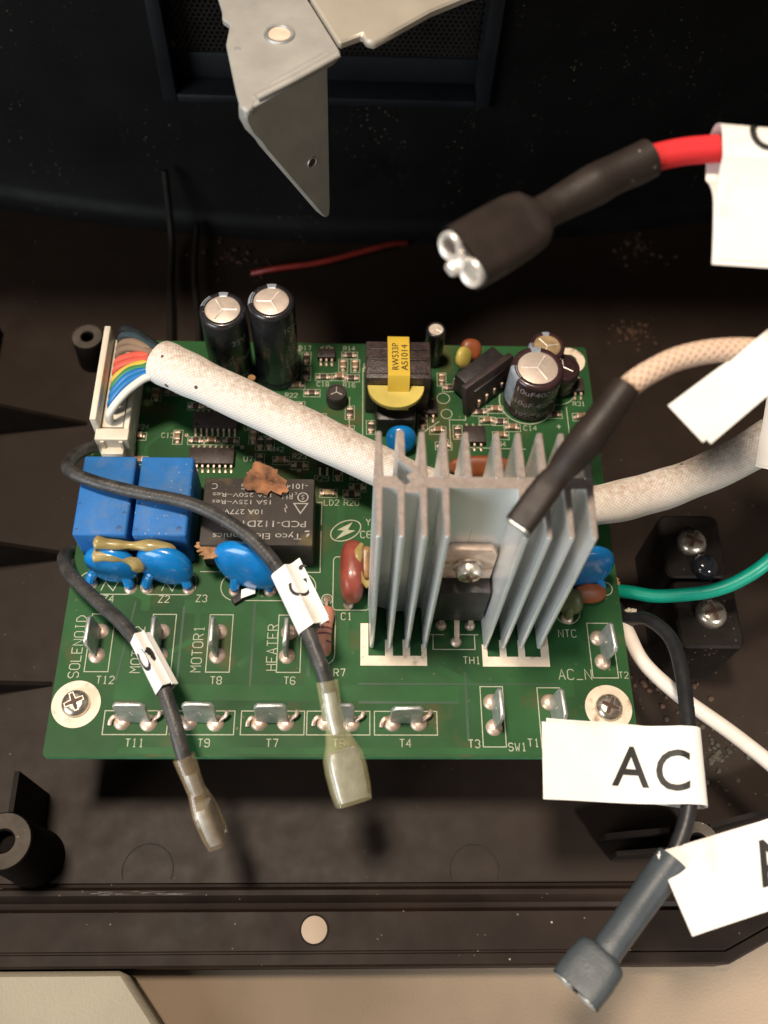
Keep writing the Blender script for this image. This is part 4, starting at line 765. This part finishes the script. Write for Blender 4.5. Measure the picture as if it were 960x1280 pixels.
# --- black wire over the relays to the right-hand clear terminal
bw = thing('black_wire', (45, 40, 10), 'black wire arching over the blue relays to the larger clear spade terminal', 'wire', 'labelled wires')
path = spline([(6.0, 71.0, -1.0), (1.0, 66.5, 4.5), (-0.9, 60.5, 9.5), (0.6, 55.0, 13.9), (6.9, 51.7, 14.9), (15.3, 49.3, 15.2), (26.7, 46.2, 16.2), (36.5, 40.2, 17.2), (43.1, 33.4, 17.6), (47.3, 25.8, 18), (50.5, 18.6, 18), (53.0, 12.5, 17.4), (54.6, 8.0, 15.6)], 8)
G().loft(path, 1.38, n=18).build('insulation', m_wired, bw, smooth=80)
def spade(parent, p0, p1, p2, p3, wid, th, up, clear, rw=1.7):
    """female spade terminal in a soft sleeve: neck p0-p1, shoulder p2, mouth p3"""
    p0, p1, p2, p3 = map(Vector, (p0, p1, p2, p3)); mid = p2.lerp(p3, 0.5)
    pts = [p0, p0.lerp(p1, 0.5), p1, p1.lerp(p2, 0.4), p1.lerp(p2, 0.75), p2, p2.lerp(p3, 0.3), p2.lerp(p3, 0.7), p3]
    a = [rw*1.25, rw*1.2, rw*1.15, rw*1.2, (rw*1.2+wid)/2, wid, wid*1.04, wid*1.0, wid*0.90]; b = [rw*1.2, rw*1.15, rw*1.05, rw*0.95, th*1.0, th, th*1.02, th, th*0.92]
    ex = [2, 2, 2, 2.3, 2.8, 3.6, 3.8, 3.8, 3.6]
    pl = spline(pts, 4); k = lambda L: [L[min(len(L)-1, i//4)] + (L[min(len(L)-1, i//4+1)] - L[min(len(L)-1, i//4)])*((i % 4)/4) for i in range(len(pl))]
    A, B, X = k(a), k(b), k(ex)
    g = G(); g.loft(pl, A, B, n=28, up=up, ex=X, caps=(False, False)); sl = g.build('terminal_sleeve', clear, parent, smooth=60)
    return pl, A, B, X, sl
def lip(parent, pl, A, B, X, up, mtl, inner=0.82, depth=3):
    """inner metal barrel with an open mouth, recessed a little from the sleeve's end"""
    seg = pl[-depth-8:-1]; n = len(seg); st = len(pl)-depth-8
    g = G(); g.loft(seg, [A[st+i]*inner for i in range(n)], [B[st+i]*inner*0.9 for i in range(n)], n=28, up=up, ex=4.5, caps=(True, False)); g.build('spade_barrel', mtl, parent, smooth=60)
upv = (0.35, -0.25, 0.9)
pl, A, B, X, sl = spade(bw, (54.2, 9.9, 16.2), (55.1, 5.0, 14.2), (57.2, -2.5, 11.0), (59.2, -10.2, 8.2), 3.7, 2.2, upv, m_clear)
G().loft(pl[3:14], [1.25]*11, n=14, up=upv).build('crimp_barrel', m_tin, bw, smooth=60)
lip(bw, pl, A, B, X, upv, m_tin, 0.80, 7)
fl_, Mf = flag(bw, (47.6, 24.6, 18.0), (0.42, -0.9, -0.02), (0.84, 0.40, 0.36), 4.6, 13.0, 1.75, over=(0.2, 0.5))
flagtext(fl_, 'C', 3.6, 4.4, 0.6, 0, -1); flagtext(fl_, ',', 4.4, 4.6, -4.4, 0, -1)
G().box(-1.3, -1.1, -3.6, 3.6, 1.78, 1.9, 0, Mf).build('printed_line', m_print, fl_, smooth=0)

# --- black wire to the left-hand clear terminal
bw2 = thing('black_wire', (15, 20, 5), 'black wire lying on the board from the blue relays to the narrow clear terminal', 'wire', 'labelled wires')
path = spline([(6.0, 47.0, -6.0), (-0.8, 44.5, -2.0), (-1.2, 40.5, 3.0), (1.4, 35.6, 6.2), (7.6, 29.2, 9), (14.3, 23.0, 11.5), (19.8, 16.6, 12.6), (23.5, 10.6, 12.6), (26.4, 3.6, 11.8), (28.2, -1.6, 10.4), (29.6, -5.0, 8.6)], 8)
G().loft(path, 1.38, n=18).build('insulation', m_wired, bw2, smooth=80)
upn = (0.9, 0.35, 0.35)
pl, A, B, X, sl = spade(bw2, (28.4, -2.3, 9.8), (29.9, -5.8, 8.0), (32.0, -10.4, 4.4), (34.6, -15.6, 0.6), 3.4, 1.9, upn, m_clearb, 1.75)
G().loft(pl[4:14], [1.2]*10, n=14, up=upn).build('crimp_barrel', m_tin, bw2, smooth=60)
lip(bw2, pl, A, B, X, upn, m_tin, 0.76, 7)
fl_, Mf = flag(bw2, (21.4, 14.0, 12.7), (0.5, -0.86, -0.02), (0.55, 0.30, 0.78), 2.6, 11.5, 1.7, over=(0.1, 0.4))
flagtext(fl_, 'C', 2.6, 2.3, 1.8, 0, -1, fit=4.6)

# --- black wire at the right with the AC flag and the blue-grey connector
ac = thing('black_wire', (118, 0, 0), 'black wire with AC flag ending in the blue grey sleeved connector', 'wire', 'labelled wires')
path = spline([(112.5, 38.0, -9.0), (115.6, 34.6, -6.5), (117.0, 30.6, -4.0), (120.2, 28.2, 1.0), (122.8, 22.5, 5.0), (122.8, 14.3, 8), (121.6, 4.3, 10.4), (120.6, -3.4, 11.6), (118.4, -12.6, 11.8), (115.6, -18.6, 11.2), (112.4, -22.8, 10.6)], 8)
G().loft(path, 1.45, n=18).build('insulation', m_wirek, ac, smooth=80)
upc = (-0.45, -0.1, 0.9)
def crimpsleeve(parent, pts, a, b, ex, up, mtl, n=32):
    pl = spline(pts, 5); k = lambda L: [L[min(len(L)-1, i//5)] + (L[min(len(L)-1, i//5+1)] - L[min(len(L)-1, i//5)])*((i % 5)/5) for i in range(len(pl))]
    A, B, X = k(a), k(b), k(ex); g = G(); g.loft(pl, A, B, n=n, up=up, ex=X, caps=(False, False)); o = g.build('connector_sleeve', mtl, parent, smooth=55)
    # inner wall so that the open ends have thickness
    g = G(); g.loft(pl[1:], [x*0.88 for x in A[1:]], [x*0.82 for x in B[1:]], n=n, up=up, ex=X[1:], caps=(False, False)); g.f = [tuple(reversed(f)) for f in g.f]; g.uv = [None]*len(g.f); g.build('sleeve_lining', mtl, parent, smooth=55)
    g = G(); e = [pl[-1], pl[-1] + (pl[-1]-pl[-2]).normalized()*0.02]; g2 = []
    return pl, A, B, X
pl, A, B, X = crimpsleeve(ac, [(114.6, -20.4, 11.6), (111.6, -23.8, 10.9), (107.6, -28.2, 10.4), (104.2, -32.0, 10.2), (102.4, -33.9, 10.2), (101.6, -34.8, 10.0), (100.8, -35.6, 9.9), (98.4, -38.0, 9.7), (95.9, -40.6, 9.5)], [2.9, 2.85, 2.7, 2.6, 2.6, 2.7, 4.3, 4.6, 4.5], [2.9, 2.8, 2.5, 2.3, 2.2, 2.2, 2.5, 2.6, 2.5], [2, 2, 2, 2.2, 2.4, 2.6, 3.4, 4, 4], upc, m_shrinkg)
e = pl[-1]; dn = (pl[-1]-pl[-3]).normalized(); sd = dn.cross(Vector(upc)).normalized(); u2 = sd.cross(dn)
for s_ in (-1, 1):
    c0 = e + sd*s_*2.3 - u2*0.3; g = G(); g.loft([c0 - dn*2.5, c0 + dn*0.1, c0 + dn*0.25], [1.9, 1.9, 1.7], [1.7, 1.7, 1.5], n=20, up=upc, caps=(False, False)); g.loft([c0 + dn*0.25, c0, c0 - dn*1.4], [1.7, 1.2, 1.15], [1.5, 1.05, 1.0], n=20, up=upc, caps=(False, True)); g.build('spade_eye', m_tin, ac, smooth=50)
G().loft([e - dn*3.0, e - dn*1.2], 4.0, 2.0, n=24, up=upc, ex=4).build('spade_barrel', m_recess, ac, smooth=50)
fl_, Mf = flag(ac, (120.6, -4.6, 11.7), (0.12, 0.99, 0.0), (-0.99, 0.07, 0.03), 26.6, 14.0, 2.0, over=(0.9, 0.8))
flagtext(fl_, 'A', 7.2, 15.0, -4.4, -1, 0.0, 0.10, 6.6); flagtext(fl_, 'C', 7.2, 7.7, -4.7, -1, 0.0, 0.10, 6.6)

# --- red braided wire with the dark connector, upper right
rw = thing('red_wire', (95, 62, 78), 'bright red braided wire with dark sleeved connector and white flag', 'wire', 'labelled wires')
path = spline([(100.4, 69.3, 82.4), (103.1, 70.5, 82.8), (107.8, 71.5, 83.4), (112.7, 71.9, 83.8), (118.1, 72.0, 84.2), (126.2, 72.6, 84.2), (145.2, 72.4, 83.7)], 8)
G().loft(path, 2.05, n=24).build('braided_insulation', m_redbraid, rw, smooth=80)
upr = (0.25, -0.12, 0.9)
pl, A, B, X = crimpsleeve(rw, [(103.1, 70.6, 82.9), (101.0, 69.5, 82.5), (97.6, 67.9, 82.0), (94.4, 66.1, 81.5), (90.6, 63.8, 81.0), (87.7, 61.8, 80.9), (85.6, 60.1, 81.1), (84.3, 59.0, 81.2), (82.0, 57.4, 81.2), (77.8, 53.7, 81.8), (73.5, 49.9, 82.5)], [3.0, 3.05, 2.95, 3.15, 2.8, 2.55, 2.55, 4.4, 4.8, 4.9, 4.8], [3.0, 3.0, 3.0, 3.3, 2.7, 2.3, 2.2, 2.3, 2.45, 2.45, 2.4], [2, 2, 2, 2, 2.2, 2.4, 2.6, 4.5, 5.5, 5.5, 5.5], upr, m_shrinkb)
e = pl[-1]; dn = (pl[-1]-pl[-3]).normalized(); sd = dn.cross(Vector(upr)).normalized(); u2 = sd.cross(dn)
g = G()                          # rolled spade mouth: two curled eyes joined by a flat bar
for s_ in (-1, 1):
    c0 = e + sd*s_*2.45; g.loft([c0 - dn*2.5, c0 + dn*0.35, c0 + dn*0.6], [2.15, 2.15, 1.95], [2.3, 2.3, 2.1], n=24, up=upr, caps=(False, False)); g.loft([c0 + dn*0.6, c0 + dn*0.35, c0 - dn*1.6], [1.95, 1.35, 1.3], [2.1, 1.35, 1.3], n=24, up=upr, caps=(False, True))
g.loft([e - dn*2.5, e + dn*0.5], 1.0, 0.8, n=12, up=upr, ex=4)
g.loft([e - dn*2.0 - u2*1.4, e + dn*1.3 - u2*1.6, e + dn*1.7 - u2*1.6], [1.2, 1.15, 0.9], [0.9, 0.85, 0.6], n=14, up=upr, ex=3)
g.build('spade_mouth', mat('bright_tin', (0.86, 0.82, 0.76), 0.35, metal=0.6, var=0.1, vscale=400), rw, smooth=50)
G().loft([e - dn*3.4, e - dn*1.6], 4.1, 2.0, n=28, up=upr, ex=4).build('spade_barrel', m_recess, rw, smooth=50)
fl_, Mf = flag(rw, (119.4, 71.3, 84.4), (1, 0.05, 0.0), (-0.06, -0.97, -0.24), 19.0, 13.5, 3.2, over=(0.8, 0.7))
flagtext(fl_, 'C', 6.0, 2.4, -3.0, 0, 1)

# --- beige braided wire with the dark tube resting on the heatsink
bg_ = thing('beige_wire', (95, 40, 55), 'beige braided wire whose dark sleeved end rests on the heatsink', 'wire', 'labelled wires')
path = spline([(97.9, 38.0, 64.6), (101.0, 40.8, 66.0), (104.1, 42.6, 67.0), (107.9, 44.4, 67.6), (112.3, 45.5, 68.0), (116.7, 46.1, 68.0), (121.1, 46.0, 68.0), (128.4, 45.1, 68.0), (139.5, 42.2, 67.0)], 8)
G().loft(path, 1.85, n=24).build('braided_insulation', m_sleeve2, bg_, smooth=80)
upb = (-0.25, -0.3, 0.92)
pl, A, B, X = crimpsleeve(bg_, [(100.0, 40.4, 65.8), (98.5, 38.5, 65.0), (96.3, 35.8, 63.5), (94.0, 33.1, 62.0), (91.6, 30.7, 60.0), (89.9, 29.0, 58.5), (88.5, 27.6, 57.5), (86.4, 25.0, 56.2), (83.9, 21.9, 55.0)], [2.35, 2.45, 2.6, 2.85, 2.55, 2.0, 2.25, 2.35, 2.3], [2.3, 2.4, 2.5, 2.7, 2.4, 1.8, 1.5, 1.5, 1.45], [2, 2, 2, 2, 2, 2.4, 3, 3.6, 3.6], upb, m_shrinkb)
lip(bg_, pl, A, B, X, upb, m_tin, 0.93, 6)
e = pl[-1]; dn = (pl[-1]-pl[-3]).normalized(); G().loft([e - dn*3, e + dn*0.35], 2.05, 0.8, n=20, up=upb, ex=4, caps=(True, True)).build('spade_mouth', m_tin, bg_, smooth=50)
fl_, Mf = flag(bg_, (123.1, 44.8, 68.0), (0.7, -0.75, -0.2), (-13.58, -11.05, -2.50), 17.7, 7.6, 2.2, over=(0.7, 0.9))
g = G(); g.lathe([(0.7, 0), (0, 0.02)], (0, 0, 0), 12, Mf @ T(3.0, 4.2, 1.4) ); g.build('printed_dot', m_print, fl_, smooth=0)

# --- plain wires at the right
ww = thing('white_wire', (125, 12, -2), 'white wire curving from the right board edge to the cropped A flag', 'wire', 'labelled wires')
G().loft(spline([(113, 40, -9.5), (116.4, 33.5, -7.5), (117.0, 27.5, -4), (118.9, 19.9, -2), (124.6, 12.3, 0), (133.2, 3.4, 3), (140, -6, 7), (142, -15, 11), (140, -21.6, 13.6), (134, -24, 13)], 8), 1.5, n=18).build('insulation', m_wirew, ww, smooth=80)
fl_, Mf = flag(ww, (140.6, -18.6, 13.2), (0.25, 0.96, -0.1), (-0.965, -0.26, 0.02), 28.0, 13.6, 1.8, over=(0.5, 0.4))
flagtext(fl_, 'AC', 7.2, 13.4, -3.4, -1, 0)
gw = thing('green_wire', (130, 35, 0), 'green wire passing in front of the two screw terminals', 'wire')
G().loft(spline([(114.5, 38.5, -7), (118.9, 36.6, -4), (123.4, 34.9, -2), (129, 34.2, 0.5), (134.6, 34.4, 2.4), (140, 36.0, 4.6), (146, 39.6, 7.5), (158, 50, 12)], 8), 1.45, n=18).build('insulation', m_green, gw, smooth=80)
rt = thing('red_wire', (50, 138, FZ), 'thin dark red wire lying on the tray floor behind the capacitors', 'wire')
G().loft(spline([(28.5, 147.9, FZ+0.8), (36, 148.2, FZ+2.8), (48.5, 149.7, FZ+4), (62.4, 154.8, FZ+4), (70, 158.8, FZ+2.6), (74, 161.0, FZ+0.8)], 8), 0.85, n=12).build('insulation', m_redw, rt, smooth=80)
for pts, r, lb in (([(5.0, 166, -8), (5.0, 157, FZ+4), (6.4, 138, FZ+3), (8, 122, FZ+4), (10, 100, FZ+5)], 1.0, 'dark wire running from the back wall to the board, left of its thinner neighbour'), ([(11.6, 165, FZ+3), (12.6, 145, FZ+3), (15.7, 122, FZ+4), (17, 98, FZ+5)], 0.8, 'thin dark wire behind the tall capacitors, right of its thicker neighbour')):
    t_ = thing('dark_wire', (pts[0][0], 130, FZ), lb, 'wire'); G().loft(spline(pts, 8), r, n=12).build('insulation', mat('dull_dark_wire', (0.010, 0.008, 0.006), 0.6, spec=0.15, vscale=300), t_, smooth=80)
# --- cropped flag on the sleeve at the right edge
sf = thing('paper_flag', (145, 60, 20), 'cream paper flag hanging over the white sleeve at the right edge', 'label')
G().loft(spline([(144.5, 78, 27), (153, 74, 27.5), (168, 70, 28)], 6), 1.3, n=14).build('wire_stub', m_wirew, sf, smooth=80)
flag(sf, (151.6, 75.0, 27.3), (0.95, -0.3, 0), (-0.25, -0.94, -0.16), 25, 12, 1.6, over=(0.4, 0.4))

# ================================================================== SCREW TERMINALS AT THE RIGHT
tb = thing('terminal_block', (135, 39, FZ), 'dark plastic strain relief block with two pan head screws', 'terminal block')
g = G(); g.prism(rrect(129.6, 25.6, 143.6, 41.4, 1.6), FZ, -8.2, bev=0.5); g.prism(rrect(129.4, 42.6, 143.4, 58.6, 2.0), FZ, -9.4, bev=0.5); g.build('clamp_body', m_blockp, tb)
screw(137.2, 33.3, -8.2, 3.4, 2.2, tb, 15, 'pan_head_screw'); screw(136.2, 51.2, -9.4, 3.35, 2.2, tb, 60, 'pan_head_screw')
g = G(); g.lathe([(3.2, -4), (3.1, 0), (2.4, 1.4), (1.2, 2.0), (0, 2.0)], (138.2, 45.2, -8.8), 24); g.build('glossy_boss', mat('glossy_dark', (0.012, 0.014, 0.018), 0.12, vscale=200, coat=1.0), tb, smooth=60)
# ragged glue and bare strands where the wires meet the board edge
def lump(name, c, r, mtl, lb, cat='crumb'):
    flake(name, c, r, r*0.75, mtl, random.uniform(0, 180), 0.5, random.randint(0, 99), 26, lb, None, cat)
lump('glue_lump', (115.9, 38.6, -4.5), 1.9, m_flaket, 'brown glue lump beside the blue disc at the right board edge')
lump('glue_lump', (117.8, 31.6, -3.0), 1.6, m_conn, 'pale glue lump under the green wire end')
def crumbs(c, spread, n, mtl, lb, seed):
    rnd = random.Random(seed); g = G()
    for k in range(n):
        a, q = rnd.uniform(0, 6.28), spread*1.5*abs(rnd.gauss(0, 0.5)); r = 0.12 + 0.6*rnd.random()**3
        g.ell((c[0]+q*math.cos(a), c[1]+q*0.7*math.sin(a), c[2]+r*0.25), (r*rnd.uniform(0.7, 1.5), r, r*0.45), 7, 4, Matrix.Rotation(rnd.uniform(0, 6.3), 3, 'Z'))
    g.build('rust_crumbs', mtl, None, smooth=0, label=lb, cat='rust crumbs', kind='stuff')
crumbs((22.4, 154.3, FZ+0.1), 9, 130, mat('dark_rust', (0.034, 0.010, 0.006), 0.8, var=0.5, vscale=300), 'dark red rust crumbs left of the thin red wire', 1)
crumbs((138.2, 129.8, FZ+0.1), 8, 120, mat('brown_rust', (0.055, 0.026, 0.012), 0.8, var=0.6, vscale=300), 'brown rust crumbs on the tray floor below the dark connector', 2)
crumbs((145, 162, FZ+0.1), 9, 120, mat('brown_rust', (0.1, 0.05, 0.03)), 'rust crumbs near the back wall below the red wire', 3)
crumbs((130.6, 23.3, FZ+0.1), 7, 110, mat('brown_rust', (0.1, 0.05, 0.03)), 'rust crumbs inside the loop of the black wire', 4)
crumbs((142, 8, FZ+0.1), 16, 190, mat('tan_grit', (0.030, 0.024, 0.014), 0.8, var=0.5, vscale=300), 'pale grit on the tray floor at the right edge', 5)

# ================================================================== BENT STEEL BRACKET
br = thing('steel_bracket', (45, 105, 36), 'bent grey steel bracket with a pointed flange hanging from the top', 'bracket')
g = G(); g.prism([(33.6, 119.5), (33.8, 117.0), (35.3, 115.6), (35.0, 110), (37.6, 97.4), (38.6, 93.6), (39.8, 92.6), (40.8, 93.2), (41.0, 95.2), (44.6, 97.6), (54.2, 106.4), (55.6, 108.6), (49.6, 122.6), (45, 133), (30, 133)], 70.6, 72.0, bev=0.3); plate = g.build('mounting_plate', m_steel, br)
g = G(); g.prism([(55.3, 109.8), (59.4, 112.4), (60.0, 110.8), (61.6, 110.2), (66.5, 114.6), (72, 119.6), (80, 125.0), (104, 136), (104, 150), (44, 150), (49.8, 122.6)], 71.2, 73.0, bev=0.4); g.build('overlapping_plate', mat('cream_steel', (0.42, 0.38, 0.31), 0.45, metal=0.2, var=0.08, vscale=120), br)
g = G(); g.loft([(41.2, 95.6, 72.2), (47.5, 100.7, 72.3), (55.0, 107.6, 72.2)], 0.9, 0.5, n=10); g.build('rolled_edge', m_steel, plate, smooth=60)
g = G(); g.loft([(43.4, 99.0, 72.0), (44.2, 99.8, 72.0), (49.0, 104.0, 72.0), (53.2, 108.0, 72.0)], [0.3, 0.9, 0.9, 0.8], [0.1, 0.28, 0.28, 0.25], n=12); g.build('stamped_ridge', m_steel, plate, smooth=60)
# flange: upright plate below the plate's front edge, tapering to a point
A0 = Vector((39.6, 92.6, 0)); A1 = Vector((53.4, 105.6, 0)); Ln = (A1-A0).length; Mf_ = frame(A0, A1-A0, (0, 0, 1))
g = G(); g.prism([(0, 72), (-0.2, 69.5), (0.8, 66.5), (2.6, 63.5), (3.4, 61.6), (16.4, 37.2), (17.6, 35.6), (18.6, 36.0), (18.9, 38), (Ln, 71.4)], -2.3, 0, Mf_, bev=0.35); fl0 = g.build('pointed_flange', m_steel, br)
for q, zz, r in ((14.2, 52.5, 0.9),):
    g = G(); g.lathe([(r*1.35, 0.02), (r*1.2, 0.25), (r, 0.1)], (q, zz, 0), 18, Mf_); g.build('hole_rim', m_tin, fl0); g = G(); g.lathe([(r, 0.05), (0, 0.04)], (q, zz, 0), 18, Mf_); g.build('hole', m_recess, fl0)
g = G(); g.lathe([(2.9, 0.03), (2.6, 0.35), (2.2, 0.3), (2.0, 0.08)], (44.4, 113.0, 72.0), 26); g.build('hole_rim', m_tin, plate); g = G(); g.lathe([(2.05, 0.05), (1.2, 0.04), (0, 0.04)], (44.4, 113.0, 72.0), 26); g.build('hole', m_peachlit, plate)
g = G(); g.box(36.6, 37.6, 108.2, 109.0, 71.95, 72.1, 0, ); g.build('punch_mark', m_tin, plate)
